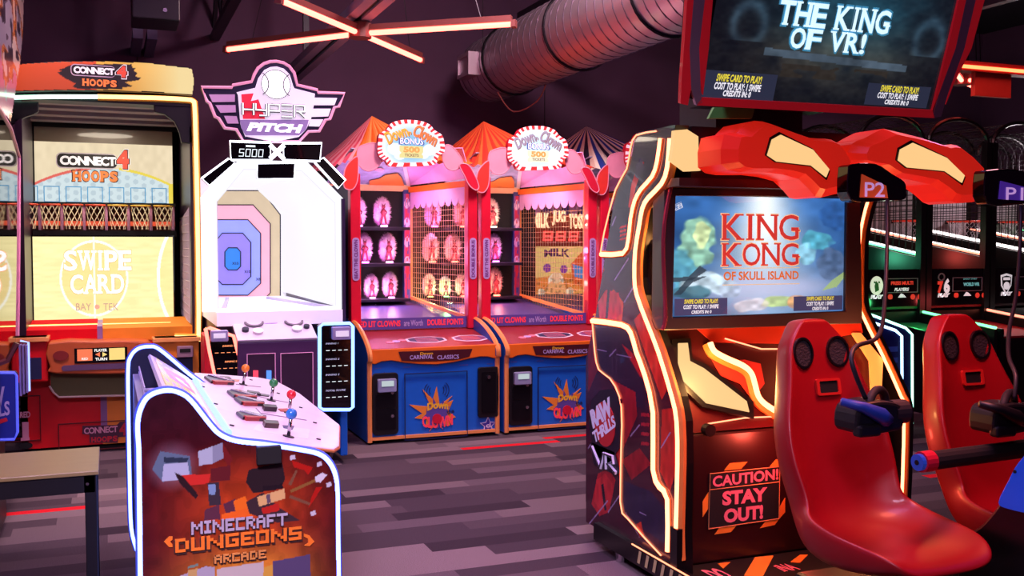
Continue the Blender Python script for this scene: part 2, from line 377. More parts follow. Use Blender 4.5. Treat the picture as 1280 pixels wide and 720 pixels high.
def joist(u, label):
    t = thing('ceiling_joist', label, 'joist', (u, 5.5, 4.05), 'steel joists under the ceiling')
    b = MB()
    for z in (4.05, 4.62): b.box(u - .05, u + .05, .3, 12.28, z - .035, z + .035)
    b.pieces('chord', STEEL, t)
    b = MB(); v = .4
    while v < 12:
        b.bar((u, v, 4.08), (u, v + .5, 4.6), .045); b.bar((u, v + .5, 4.6), (u, v + 1.0, 4.08), .045); v += 1.0
    b.build('web', STEEL, t)
joist(5.05, 'dark open-web steel joist running beside the big spiral duct')
joist(1.2, 'dark open-web steel joist above the left side of the neon star')
joist(8.2, 'dark open-web steel joist above the basketball lanes at right')

# spiral duct
u0, zc, R = 4.28, 3.72, .375
t = thing('spiral_duct', 'big round spiral metal duct hanging across the dark ceiling', 'duct', (u0, 9, zc - R))
DUCT = mat('galvanised_duct', '#b9a9b4', 0.42, 0.75, var=.08, vscale=4)
Y0, Y1 = 5.2, 11.4
b = MB(); pts = [(u0, Y0 + (Y1 - Y0) * i / 40, zc) for i in range(41)]; b.tube(pts, R, 32); b.build('duct_tube', DUCT, t, smooth=True)
b = MB(); b.sphere((u0, Y1, zc), R * .98, .42, R * .98, 24, 14); b.build('duct_end_cap', DUCT, t, smooth=True)
b = MB(); k = 0; pts = []
while Y0 + k * .008 < Y1: a = 2 * math.pi * k * .008 / .16; pts.append((u0 + (R + .002) * math.cos(a), Y0 + k * .008, zc + (R + .002) * math.sin(a))); k += 1
b.tube(pts, .006, 4); b.build('spiral_seam', mat('duct_seam', '#6d6070', 0.5, 0.7), t)
b = MB()
for y in (10.6, 8.9, 7.2): b.tube([(u0 + (R + .012) * math.cos(2 * math.pi * i / 32), y, zc + (R + .012) * math.sin(2 * math.pi * i / 32)) for i in range(32)], .014, 6, True)
b.pieces('band', DARKM, t)
b = MB()
for y in (10.6, 7.2): b.tube([(u0 - R, y, zc), (u0 - R, y, 4.98)], .004, 4); b.tube([(u0 + R, y, zc), (u0 + R, y, 4.98)], .004, 4)
b.pieces('hanger_wire', DARKM, t)
b = MB(); b.box(u0 - R - .08, u0 - R + .10, 10.8, 11.2, zc - .16, zc + .10); b.ring(FL(u0 - R - .08), [(-11.2, zc - .16), (-10.8, zc - .16), (-10.8, zc + .1), (-11.2, zc + .1)], [(-11.16, zc - .12), (-10.84, zc - .12), (-10.84, zc + .06), (-11.16, zc + .06)], 0, .02)
b.build('air_outlet', DUCT, t)
b = MB(); b.tube(smooth([(u0 - .2, 10.6, zc - R), (u0 - .05, 10.5, zc - R - .22), (u0 + .2, 10.4, zc - R - .1), (u0 + .3, 10.35, zc - .24)]), .008, 5); b.build('loose_strap', mat('strap', '#9a5a50', 0.7), t)

# neon stars
ORG = (1.0, 0.085, 0.06)
NEON = glow('orange_neon_tube', ORG, 11.0)
HOUS = mat('neon_housing', '#6a3430', 0.5)
def neon_star(c, ends, label, z, hang=True):
    t = thing('neon_star_light', label, 'ceiling light', (c[0], c[1], z), 'orange neon star lights')
    for e in ends:
        d = Vector((e[0] - c[0], e[1] - c[1], 0)); L = d.length; d.normalize(); p = Vector((c[0], c[1], z)) + d * .09; q = p + d * (L - .1)
        MB().tube([p, q], .024, 8).build('tube', NEON, t, smooth=True)
        b = MB(); up = Vector((0, 0, .045)); b.bar(p + up, q + up, .05); b.bar(q, q + d * .04, .06); b.build('housing', HOUS, t)
    b = MB(); b.tube([(c[0], c[1], z - .04), (c[0], c[1], z + .09)], .1, 12); b.build('hub', HOUS, t)
    b = MB()
    for e in ends: b.tube([(c[0] + (e[0] - c[0]) * .8, c[1] + (e[1] - c[1]) * .8, z + .06), (c[0] + (e[0] - c[0]) * .5, c[1] + (e[1] - c[1]) * .5, 4.98)], .004, 4)
    b.pieces('hanger_wire', DARKM, t)
    return t
Z35 = FZ(3.5)
neon_star(Z35.px(450, 42), [Z35.px(*p) for p in ((284, 62), (350, 0), (641, 30), (526, 75))], 'orange neon star ceiling light of four tubes near the duct', 3.5)
c2 = Z35.px(1203, 102)
neon_star(c2, [Z35.px(*p) for p in ((1180, 72), (1225, 112), (1232, 97))], 'small far orange neon star light at right behind the hanging board', 3.5)
t = thing('strut_beam', 'lavender steel channel strut carrying the orange neon star', 'beam', (2.06, 9.5, 3.6))
b = MB()
for s in (-1, 1): b.box(2.06 + s * .07 - .045, 2.06 + s * .07 + .045, 6.0, 12.28, 3.6, 3.68)
b.pieces('channel', mat('strut_paint', '#8d84a0', 0.5, 0.2), t)
MB().box(2.04, 2.08, 6.0, 12.28, 3.62, 3.66).build('slot', MATT, t)
b = MB()
for y in (6.6, 8.75, 11.2): b.box(2.03, 2.09, y - .03, y + .03, 3.68, 5)
b.pieces('hanger', DARKM, t)
f = FV(9.0); a0, z0, a1, z1 = rc(f, 165, -14, 225, 24)
t = thing('ceiling_projector', 'dark box hanging from the ceiling above the hoops cabinet at left', 'projector', ((a0 + a1) / 2, 9.2, z0))
MB().box(a0, a1, 9.0, 9.45, z0, z1).build('housing', BLACK, t, bevel=.01)
MB().box(a0 + .1, a1 - .1, 9.15, 9.3, z1, 5).build('mount', DARKM, t)
MB().disc(f, a1 - .12, z0 + .08, .018, 0, .01).build('lens', CHROME, t)
f = FV(11.5); a0, z0, a1, z1 = rc(f, 165, 25, 190, 55)
t = thing('strut_channel', 'short violet steel channel below the dark ceiling box at left', 'beam', ((a0 + a1) / 2, 11.8, z0))
b = MB()
for q in (0, 1): b.box(a0 + .14 * q, a0 + .10 + .14 * q, 11.2, 12.28, z0, z0 + .1)
b.pieces('channel', mat('strut_violet', '#5a5272', .5, .2), t)
MB().box(a0 + .05, a0 + .09, 11.4, 11.46, z0 + .1, 5).build('hanger', DARKM, t)
f = FV(7.2); a0, z0, a1, z1 = rc(f, 1219, 92, 1264, 121)
t = thing('hanging_board', 'orange-red lit board hanging from the ceiling at the far right', 'sign board', ((a0 + a1) / 2, 7.2, z0))
MB().box(a0, a1, 7.2, 7.25, z0, z1).build('board', mat('orange_red_board', '#e0402c', .5), t)
MB().box(a0 - .3, a1 + 1.2, 7.16, 7.28, z1, z1 + .09).build('rail', mat('red_rail', '#b02820', .5), t)
b = MB()
for x in (a0 - .1, a1 + .8): b.box(x - .015, x + .015, 7.2, 7.23, z1 + .09, 5)
b.pieces('hanger', DARKM, t)
MB().box(a0 - .28, a1 + 1.18, 7.15, 7.16, z1 + .02, z1 + .05).build('light_strip', glow('red_orange_strip', (1, .12, .04), 6), t)
# ================================================================== THE CARNIVAL BOOTHS
REDP = mat('red_post_paint', '#e01838', 0.35, coat=.2); ORNG = mat('orange_panel', '#f0701c', 0.4); BLUEP = mat('royal_blue_panel', '#1464c8', 0.4)
TRIM = mat('orange_t_molding', '#f49a54', 0.4); PINKC = mat('pink_board', '#f2a0b4', 0.5); LILAC = mat('lilac_canvas', '#dfa8dc', 0.7); REDL = mat('red_board', '#ec3a2e', 0.45); CRIM = mat('crimson_board', '#d41a38', 0.4)
YELW = mat('yellow_letters', '#f8c030', 0.5); LAVL = mat('lavender_letters', '#b9a4dc', 0.5); RUST = mat('rust_letters', '#8a4a3a', 0.6); MAROON = mat('maroon_counter', '#8e2028', 0.4); NAVY = mat('navy_board', '#18204e', 0.5); ROSE = mat('rose_letters', '#f08098', 0.5)
BTRIM = mat('white_outline', '#e8dcec', .5)
BANNER = mat('violet_banner', '#5b4a9a', .5); BANL = mat('banner_red_letters', '#f03c4c', .5, emit='#f03c4c', es=.25)
GLASS = glass('clear_acrylic', refl=.03)
WIRE = mat('gold_wire', '#c8a078', 0.4, .5)
FUR = mat('pale_fuzzy_feathers', '#f0d0ec', .9, var=.2); FIG = mat('clown_figure_red', '#6a1026', .7)
def star(ca, cb, r0, r1, k, rot=.25, jit=0, seed=1):
    r = random.Random(seed); return [(ca + (r0 if i % 2 == 0 else r1) * (1 + jit * (r.random() - .5)) * math.cos(math.pi * (i / k + 2 * rot)), cb + (r0 if i % 2 == 0 else r1) * (1 + jit * (r.random() - .5)) * math.sin(math.pi * (i / k + 2 * rot))) for i in range(2 * k)]
SHZ = [FV(9.83).px(470, y)[1] for y in (284, 329, 373)]
V0, VP, VB = 8.06, 8.65, 10.0       # front of the counter, the posts, the inner back wall
def booth(d, label, stripes, milk=False, plain_sign=False):
    """d: shift along the row. All measures are taken on the left booth."""
    t = thing('carnival_booth', label, 'arcade game', (2.53 + d, 9.0, 0), 'striped carnival booths in a row')
    VB, YB = (10.62, 10.9) if milk else (10.0, 10.3)
    fr0, frp, frb = FV(V0), FV(VP), FV(VB)
    def X(fr, pts): return [(a + d, b) for a, b in fr.pxs(pts)]
    def R(fr, *q): a0, b0, a1, b1 = rc(fr, *q); return (a0 + d, b0, a1 + d, b1)
    ul, ur = 1.955 + d, 3.115 + d
    # cabinet
    MB().box(ul + .04, ur - .04, V0 + .01, YB, .05, .74).build('cabinet', BLUEP, t)
    MB().box(ul + .08, ur - .08, V0 + .08, YB - .1, 0, .05).build('toe_kick', MATT, t)
    prof = [(8.74, .985), (8.5, .955), (8.3, .90), (8.14, .83), (8.04, .76), (8.03, .70), (8.06, .62), (8.06, .02), (YB, .02), (YB, .985)]
    for u, s in ((ul, 0), (ur - .04, 1)):
        q = smooth(prof[:8], 4) + prof[8:]
        p = MB().ex(FR(u), q, 0, .04).build('side_panel', BLUEP, t)
        MB().tube([(u + .02, a, b) for a, b in q[:-2]], .022, 6).build('edge_molding', TRIM, p)
    MB().fbox(fr0, ul + .04, ur - .04, .035, .06, -.02, .012).build('bottom_molding', TRIM, t)
    ap = X(fr0, crop(420, 390, 4.236, [(165, 200), (870, 168), (872, 236), (850, 248), (800, 236), (760, 236), (700, 247), (620, 265), (530, 277), (440, 275), (360, 268), (290, 256), (238, 262), (205, 277), (172, 268)]))
    MB().ex(fr0, ap, -.05, .015).build('front_apron', ORNG, t, bevel=.006)
    f = fr0.off(.015)
    sg = MB().ex(f, X(f, crop(420, 390, 4.236, [(330, 210), (722, 195), (706, 236), (640, 252), (530, 260), (420, 262), (348, 258)])), 0, .004).build('name_plate', mat('name_plate_maroon', '#4a1420', .4), t)
    txt(f, 'Down', R(f, *(crop(420, 390, 4.236, [(445, 212)])[0] + crop(420, 390, 4.236, [(512, 226)])[0])), YELW, sg, n=.006, bold=.02)
    [txt(f, w, R(f, *(crop(420, 390, 4.236, [(x0, 227)])[0] + crop(420, 390, 4.236, [(x1, 249)])[0])), LAVL, sg, n=.006, bold=.02) for w, x0, x1 in (('CARNIVAL', 390, 515), ('CLASSICS', 535, 650))]
    # counter: sloping maroon top with printed pads
    SL = Fr((0, V0, .79), (1, 0, 0), (0, .59, .095)); top = [(ul + .04, 0), (ur - .04, 0), (ur - .04, .62), (ul + .04, .62)]
    MB().ex(SL, top, -.05, 0).build('counter', MAROON, t)
    for cu, k, mm in ((2.53, .19, NAVY), (2.93, .17, mat('pad_purple', '#7a3a70', .5))):
        p = MB().ex(SL, ngon(cu + d, .23, k, .11, 8, .5), 0, .003).build('printed_pad', BTRIM, t); MB().ex(SL, ngon(cu + d, .23, k * .88, .09, 8, .5), .003, .005).build('pad_center', mm, p)
        b = MB()
        for j in range(4): b.add([SL.pt(x, y, .0056) for x, y in ((cu + d - k * .5, .17 + j * .035), (cu + d + k * .5, .17 + j * .035), (cu + d + k * .5, .18 + j * .035), (cu + d - k * .5, .18 + j * .035))], [[0, 1, 2, 3]])
        b.build('pad_lines', ROSE if mm is NAVY else ORNG, p)
    for k in range(3): MB().disc(SL, 2.20 + .06 * k + d, .18 + .03 * k, .035, 0, .004, 10).build('printed_badge', (ROSE, LAVL, ROSE)[k], t)
    # blue front: doors, logo
    q = R(fr0, *(crop(420, 390, 4.236, [(362, 318)])[0] + crop(420, 390, 4.236, [(695, 668)])[0]))
    MB().ring(f, [(q[0], q[1]), (q[2], q[1]), (q[2], q[3]), (q[0], q[3])], [(q[0] + .006, q[1] + .006), (q[2] - .006, q[1] + .006), (q[2] - .006, q[3] - .006), (q[0] + .006, q[3] - .006)], -.014, -.002).build('access_door_gap', NAVY, t)
    a0, b0, a1, b1 = R(fr0, *(crop(420, 390, 4.236, [(192, 322)])[0] + crop(420, 390, 4.236, [(328, 690)])[0])); b0 = max(b0, .08)
    dr = MB().ex(fr0, rrect(a0, a1, b0, b1, .03), -.01, .02).build('card_door', BLACK, t, bevel=.005)
    for z0, z1 in ((.08, .42), (.44, .66)): MB().ex(fr0, rrect(a0 + .025, a1 - .025, b0 + (b1 - b0) * z0, b0 + (b1 - b0) * z1, .015), .02, .026).build('door_panel', DARKM, dr)
    for z in (.3, .68): MB().disc(fr0, a1 - .055, b0 + (b1 - b0) * z, .014, .02, .034, 12).build('lock', CHROME, dr)
    rd = MB().ex(fr0, rrect(a0 + .035, a1 - .025, b1 - .155, b1 - .045, .012), .02, .06).build('card_reader', mat('reader_grey_blue', '#8f96b4', .35), dr, bevel=.006)
    MB().fbox(fr0, a0 + .065, a1 - .05, b1 - .105, b1 - .06, .06, .064).build('reader_display', glow('reader_screen', (.62, .72, .75), .8), dr)
    a0, b0, a1, b1 = R(fr0, *(crop(420, 390, 4.236, [(750, 290)])[0] + crop(420, 390, 4.236, [(858, 555)])[0]))
    dr = MB().ex(fr0, rrect(a0, a1, b0, b1, .02), -.01, .02).build('ticket_door', BLACK, t, bevel=.005)
    MB().ex(fr0, rrect(a0 + .03, a1 - .03, b0 + .04, b1 - .04, .01), .02, .026).build('door_panel', DARKM, dr)
    MB().disc(fr0, (a0 + a1) / 2, b1 - .085, .016, .026, .036, 12).build('lock', CHROME, dr)
    for x, w in ((205, 35), (358, 40), (510, 35), (655, 45), (800, 30)):
        q = R(fr0, *(crop(420, 390, 4.236, [(x, 296 - (x - 205) * .04)])[0] + crop(420, 390, 4.236, [(x + w, 301 - (x - 205) * .04)])[0])); txt(fr0, '+++++', q, RUST, t, n=-.004, name='small_print')
    cx, cz = X(fr0, crop(420, 390, 4.236, [(535, 540)]))[0]
    lg = MB().ex(fr0, star(cx, cz, .20, .10, 11, .25, .7, 5), -.01, -.004).build('starburst_logo', mat('starburst_orange', '#e88a30', .5), t)
    MB().ex(fr0, star(cx + .005, cz - .01, .13, .085, 9, .3, .4, 8), -.004, -.002).build('burst_center', BANNER, lg)
    txt(fr0, 'Down', (cx - .085, cz + .03, cx + .10, cz + .095), YELW, lg, bold=.05, n=0, arch=.015); txt(fr0, 'CLOWN', (cx - .13, cz - .10, cx + .14, cz - .005), BANL, lg, bold=.05, n=0, arch=-.02)
    MB().disc(fr0, cx + .0, cz - .04, .042, -.002, .006, 18).build('logo_ball', CRIM, lg)
    txt(fr0, 'the', (cx + .085, cz - .005, cx + .15, cz + .035), NAVY, lg, bold=.03, n=.001, rot=.2)
    b = MB()
    for s in (-1, 1):
        for k in range(3): b.tube([fr0.pt(cx + s * a, z, -.006) for a, z in ellipse(.035, cz + .2, .03 + .022 * k, .035 + .02 * k, 8, -.9, .9, True)], .003, 4)
    b.build('sound_wave_print', NAVY, lg)
    cx, cz = X(fr0, crop(420, 390, 4.236, [(806, 600)]))[0]
    st = MB().ex(fr0, star(cx, cz, .078, .036, 5), -.01, -.004).build('star_logo', BTRIM, t); MB().ex(fr0, star(cx, cz, .062, .028, 5), -.004, -.002).build('star_center', mat('star_violet', '#4a3aa0', .5), st)
    txt(fr0, 'cl', (cx - .02, cz - .02, cx + .022, cz + .022), BTRIM, st, bold=.03, n=0)
    # posts and their labels
    for a, nm in ((1.955 + .04, 'BEAT THE CLOWN'), (3.07, 'DOUBLE BONUS')):
        p = MB().box(a + d - .045, a + d + .045, VP - .05, VP + .05, .885, 2.26).build('post', REDP, t, bevel=.008)
        q = R(frp, 434, 297, 439.5, 348); cz0, cz1 = q[1], q[3]
        fp = frp.off(.05); pl = MB().ex(fp, rrect(a + d - .032, a + d + .032, cz0 - .02, cz1, .03), 0, .006).build('label_plate', LAVL, p)
        hz, mz = (cz1 - cz0) / 2, (cz0 + cz1) / 2 - .01; txt(fp, nm, (a + d - hz * .95, mz - .016, a + d + hz * .95, mz + .016), mat('label_violet', '#7a3a8c', .5), pl, bold=.04, n=.008, rot=math.pi / 2)
    # walls of the play field
    MB().box(ul + .04, ur - .04, VB, VB + .05, .74, 2.3).build('back_wall', MATT, t)
    MB().ex(Fr((0, 0, 0), (0, 1, 0), (0, 0, 1)), [(VP + .02, .88), (VB, 1.08), (VB, .74), (VP + .02, .74)], ul + .05, ur - .05).build('play_field', mat('play_field_violet', '#4a4280', .45), t)
    MB().box(ul + .03, ul + .05, VP + .05, VB, .95, 2.2).build('left_wall', mat('booth_side_dark', '#241a3c', .5), t) if not milk and d < .5 else None
    # back right corner board and frame rails
    uc = 2.872 + d
    MB().box(uc - .07, uc, VB - .06, VB - .01, 1.0, 2.2).build('corner_post', mat('corner_navy', '#2a3a78', .4), t)
    f = FV(VB - .06); b0 = .98
    def strip(S, T, A, B):
        I = np.zeros(S.shape + (3,)); I[:] = sr('#8a4a8c'); k = (np.abs(S - .5) < .34); I[k] = sr('#c2304c'); n = vnoise(S, T, 14, 4)
        k = (((T * 6) % 1 - .5) ** 2 * 1.2 + (S - .5) ** 2 * .5 < .09) & (T > .38); I[k] = sr('#e8c8d8'); k = (((T * 6) % 1 - .62) ** 2 + (S - .5) ** 2 * .5 < .012) & (T > .38); I[k] = sr('#d02038'); I[n > .74] = sr('#3a4a98'); return I
    paint('printed_strip', f, (uc - .068, .98, uc - .002, 2.16), 10, 100, strip, PRINT, t)
    b = MB(); b.bar((3.07 + d, VP + .02, 2.20), (uc, VB, 2.20), .055); b.build('top_rail', ORNG, t)
    b = MB(); b.bar((ul + .05, VB - .02, 2.215), (uc, VB - .02, 2.215), .06); b.build('back_rail', mat('cream_rail', '#f2c08a', .5), t)
    b = MB(); b.bar((uc + .01, VB - .03, 1.05), (uc + .01, VB - .03, 2.2), .035); b.bar((3.055 + d, VP + .06, .95), (3.055 + d, VP + .06, 2.2), .04); b.bar((uc, VB, 1.11), (3.06 + d, VP + .05, .97), .03); b.pieces('net_frame', TRIM, t)
    # netting between corner and right post
    b = MB(); A0, B0_ = Vector((uc + .01, VB - .02, 0)), Vector((3.055 + d, VP + .07, 0))
    for i in range(27):
        p = A0.lerp(B0_, i / 26); b.tube([(p.x, p.y, 1.0), (p.x, p.y, 2.18)], .0026, 4)
    for k in range(24):
        z = 1.0 + 1.18 * k / 23; b.tube([(A0.x, A0.y, z), (B0_.x, B0_.y, z)], .0026, 4)
    b.build('netting', WIRE, t)
    # hanging scallops below the rail
    b = MB(); fs = Fr(tuple(A0), tuple(B0_ - A0), (0, 0, 1)); L = (B0_ - A0).length; w = L / 9
    for k in range(9): c = (k + .5) * w; b.ex(fs, [(c - w / 2, 2.17), (c - w / 2, 2.08)] + [(c + w / 2 * math.cos(x), 2.08 + .075 * math.sin(x)) for x in (math.pi * (1 + j / 8) for j in range(1, 8))] + [(c + w / 2, 2.08), (c + w / 2, 2.17)], .012, .017)
    b.build('scallop_valance', LILAC, t)
    # sloped inside ceiling boards
    cp = [(uc - .005, VB - .02, 2.25), (ul + .06, VB - .02, 2.25), (ul + .12, 9.1, 2.52), (2.55 + d, 9.1, 2.52)]
    b = MB(); b.add(cp, [[0, 1, 2, 3]]); b.build('ceiling_board', mat('starry_blue_board', '#98a4c4', .5, var=.5, vscale=14), t, solid=.01)
    b = MB()
    for i, j in ((0, 3), (0, 1)): b.bar(cp[i], cp[j], .035)
    b.build('ceiling_trim', mat('ceiling_trim_white', '#f4e4e8', .4), t)
    if not milk:
        f = Fr((0, VB - .03, 2.25), (1, 0, 0), (0, -.9, .27)); fl = [(uc - .42, .02), (uc - .06, .02), (uc - .14, .22), (uc - .22, .36), (uc - .33, .30), (uc - .36, .2), (uc - .45, .13)]
        MB().ex(f, fl, .012, .016).build('flame_print', mat('flame_orange', '#f08a3c', .5), t)
        for k, (x, y) in enumerate(((2.45, .45), (2.36, .55))): MB().ex(f, star(x + d, y, .05, .03, 6), .012, .016).build('balloon_print', PINKC, t)
    b = MB(); b.add([(uc, VB - .02, 2.25), (3.07 + d, VP, 2.25), (3.0 + d, VP + .03, 2.52), (2.55 + d, 9.1, 2.52)], [[0, 1, 2, 3]]); b.build('canvas_panel', LILAC, t, solid=.01)
    # front header: lobes and lit sign
    fh = FV(VP - .06)
    for pts, m, n in (([(447, 186), (455, 181), (468, 179), (477, 186), (476, 201), (470, 210), (460, 214), (451, 210), (446, 200)], PINKC, 0), ([(553, 184), (562, 182), (572, 192), (578, 204), (574, 210), (564, 213), (556, 208), (552, 196)], PINKC, 0),
                      ([(446, 196), (436, 203), (430, 214), (429, 232), (434, 237), (441, 236), (446, 226), (447, 208)], REDL, .004), ([(576, 205), (584, 208), (592, 222), (596, 234), (592, 238), (584, 232), (578, 220), (572, 208)], CRIM, .034)):
        p = smooth(X(fh, pts), 4, True); o = MB().ex(fh, p, n, n + .02).build('header_lobe', m, t)
        MB().tube([fh.pt(a, z, n + .018) for a, z in p], .006, 5, True).build('lobe_edge', PINKC, o)
    # sign
    f2 = fh.off(.05)
    out = [(472, 182), (474, 168), (483, 162), (489, 154), (500, 150.5), (513, 150), (526, 151.5), (537, 156), (543, 163), (552, 169), (555, 180), (555, 190), (548, 195), (545, 204), (536, 207), (512, 208), (488, 208), (482, 201), (475, 197), (472, 190)]
    po = smooth(X(f2, out), 3, True); ca = sum(p[0] for p in po) / len(po); cb = sum(p[1] for p in po) / len(po)
    pi_ = [(ca + (a - ca) * .87, cb + (b_ - cb) * .84) for a, b_ in po]
    sgn = MB().ex(f2, po, -.06, 0).build('sign_box', CRIM, t)
    b = MB(); n = len(po); b.ring(f2, po, pi_, 0, .012); o = b.build('sign_border', [mat('sign_white_stripe', '#f6e6ea', .4, emit='#ffe0ea', es=.5), mat('sign_red_stripe', '#e03030', .4, emit='#e03030', es=.35)], sgn)
    for i, p in enumerate(o.data.polygons): p.material_index = (i // 4) % 2
    lit = 1.0 if not plain_sign else 1.15
    def face(S, T, A, B):
        I = np.ones(S.shape + (3,)) * sr('#f2fbff'); r = ((S - .5) / .42) ** 2 + ((T - .42) / .5) ** 2; k = np.clip(1.15 - r, 0, 1)[..., None]
        I = I * (1 - k) + sr('#8fc8f0' if not plain_sign else '#d4ecff') * k
        for cxx, cy, rr in ((.22, .35, .13), (.82, .36, .12), (.72, .22, .08), (.3, .2, .1)): q = ((S - cxx) / rr) ** 2 + ((T - cy) / (rr * 1.2)) ** 2 < 1; I[q] = sr('#f6fdff')
        fill(I, [(.3, .14), (.7, .14), (.7, .2), (.67, .24), (.7, .28), (.7, .44), (.3, .44), (.3, .3), (.33, .26), (.3, .22)], S, T, '#f4e49c' if not plain_sign else '#f4ecd0'); return I
    a0 = min(p[0] for p in pi_); a1 = max(p[0] for p in pi_); b0 = min(p[1] for p in pi_); b1 = max(p[1] for p in pi_)
    paint('sign_face', f2, (a0, b0, a1, b1), 90, 70, face, print_mat('lit_sign_' + ('plain' if plain_sign else 'face'), lit * 1.05, .3), sgn, n=.004, mask=pi_)
    w, h = a1 - a0, b1 - b0; nn = .014
    def q(x0, y0, x1, y1): return (a0 + w * x0, b0 + h * y0, a0 + w * x1, b0 + h * y1)
    k1, k2 = (mat('sign_gold', '#f0a830', .5, emit='#f0a830', es=.35), mat('sign_brown', '#7c5a44', .5))
    for dx, m in ((.012, k2), (0, k1 if not plain_sign else mat('sign_pale', '#8a8a9c', .5, emit='#8a8a9c', es=.4))):
        txt(f2, 'Down', q(.05 + dx, .55 - dx, .44 + dx, .86 - dx), m, sgn, bold=.03, n=nn + .002 - dx * .1, rot=.42, arch=.01); txt(f2, 'n', q(.44 + dx, .72 - dx, .49 + dx, .8 - dx), m, sgn, bold=.02, n=nn + .002 - dx * .1)
    for dx, m in ((.012, k2), (0, mat('sign_orange', '#e87838', .5, emit='#e87838', es=.35) if not plain_sign else mat('sign_pale', '#8a8a9c', .5))):
        txt(f2, 'Clown', q(.52 + dx, .55 - dx, .95 + dx, .87 - dx), m, sgn, bold=.03, n=nn + .002 - dx * .1, rot=-.42, arch=.01)
    txt(f2, 'BONUS', q(.28, .46, .72, .64), mat('sign_navy', '#4a6ab0', .5), sgn, bold=.05, n=nn); txt(f2, 'BONUS', q(.305, .48, .695, .63), mat('sign_bright', '#f4f0fa', .5, emit='#f4f0fa', es=.6), sgn, bold=.0, n=nn + .002)
    txt(f2, '500', q(.36, .27, .64, .42), mat('sign_tan', '#c8a050' if not plain_sign else '#c8bca0', .5, emit='#c8a050', es=.3), sgn, bold=.05, n=nn); txt(f2, 'TICKETS', q(.38, .17, .62, .24), k2, sgn, bold=.02, n=nn)
    # front shield with a printed banner
    q_ = R(frp, 443, 397, 583, 411); MB().fbox(frp, ul + .085, ur - .09, q_[1] - .06, q_[3] + .12, -.008, 0).build('front_shield', GLASS, t)
    bn = MB().fbox(frp, ul + .085, ur - .09, q_[1], q_[3], .001, .004).build('banner_strip', BANNER, t)
    L = q_[2] - q_[0]
    txt(frp, 'RED LIT CLOWNS', (q_[0] + .02, q_[1] + .025, q_[0] + .40 * L, q_[3] - .02), BANL, bn, bold=.04, n=.006); txt(frp, 'are Worth', (q_[0] + .43 * L, q_[1] + .025, q_[0] + .6 * L, q_[3] - .02), LAVL, bn, bold=.02, n=.006); txt(frp, 'DOUBLE POINTS', (q_[0] + .64 * L, q_[1] + .025, q_[0] + .97 * L, q_[3] - .02), BANL, bn, bold=.04, n=.006)
    MB().box(ul + .06, ur - .06, VP + .01, VP + .05, .875, .905).build('shield_rail', ORNG, t)
    lamp('booth_lamp', 'AREA', (2.62 + d, 9.05, 2.24), 4 if not milk else 1.5, (1, .78, .82), .35, (math.radians(25), 0, 0)); lamp('booth_header_lamp', 'POINT', (2.62 + d, 9.0, 2.36), 3.2, (1, .72, .78), .06)
    # tent roof of pleated stripes
    ap_ = Vector((2.505 + d, 10.05, 2.945)); base = [(ul + .004, 8.62), (ur - .004, 8.62), (ur - .004, 11.4), (ul + .004, 11.4)]; b = MB(); per = []; NS = 13
    for i in range(4):
        p, q = Vector(base[i]), Vector(base[(i + 1) % 4])
        for k in range(NS): per.append(p.lerp(q, k / NS))
    zc_ = 2.36
    for i in range(len(per)):
        p, q = per[i], per[(i + 1) % len(per)]; m_ = (p + q) / 2; c_ = Vector((ap_.x, ap_.y)); o_ = (m_ - c_).normalized() * .015
        P3 = Vector((p.x, p.y, zc_)); Q3 = Vector((q.x, q.y, zc_)); M3 = Vector((m_.x + o_.x, m_.y + o_.y, zc_ + .02)); tip = ap_
        mid = [x.lerp(tip, .5) - Vector((0, 0, .03)) for x in (P3, M3, Q3)]
        b.add([P3, M3, Q3, mid[0], mid[1], mid[2], tip], [[0, 1, 4, 3], [1, 2, 5, 4], [3, 4, 6], [4, 5, 6]], i % 4 if milk else (i % 2 if i < NS else 2 + i % 2))
    b.build('tent_roof', stripes, t)
    if not milk:
        for k in range(3): MB().box(ul + .05, uc - .07, VB - .30, VB - .002, SHZ[k] - .03, SHZ[k]).build('shelf', mat('shelf_dark', '#1a1426', .4), t, bevel=.004)
    return t
S1 = [mat('tent_orange', '#f07a28', .6), mat('tent_cream_orange', '#f6b060', .6)]; S2 = [mat('tent_red', '#e8402c', .6), mat('tent_red_orange', '#f47838', .6)]
S1 = S1 + [mat('tent_rose', '#ea5f78', .6), mat('tent_pale_rose', '#f8b4bc', .6)]; S2 = S2 + S2  # pink of the light is put into the side stripe colours
S3 = [mat('tent_navy', '#22409c', .6), mat('tent_cream', '#fff0d4', .6), mat('tent_ink', '#241c38', .6), mat('tent_cream', '#fff0d4', .6)]
booth(0, 'carnival booth with rose striped tent and blue counter, beside the lit pitching tunnel', S1)
booth(1.205, 'carnival booth with red orange striped tent, milk jug poster seen through its netting', S2, plain_sign=True)
BOOTH3 = booth(2.41, 'carnival booth with navy and cream striped tent, mostly hidden behind the red-lit cabinet', S3, milk=True)

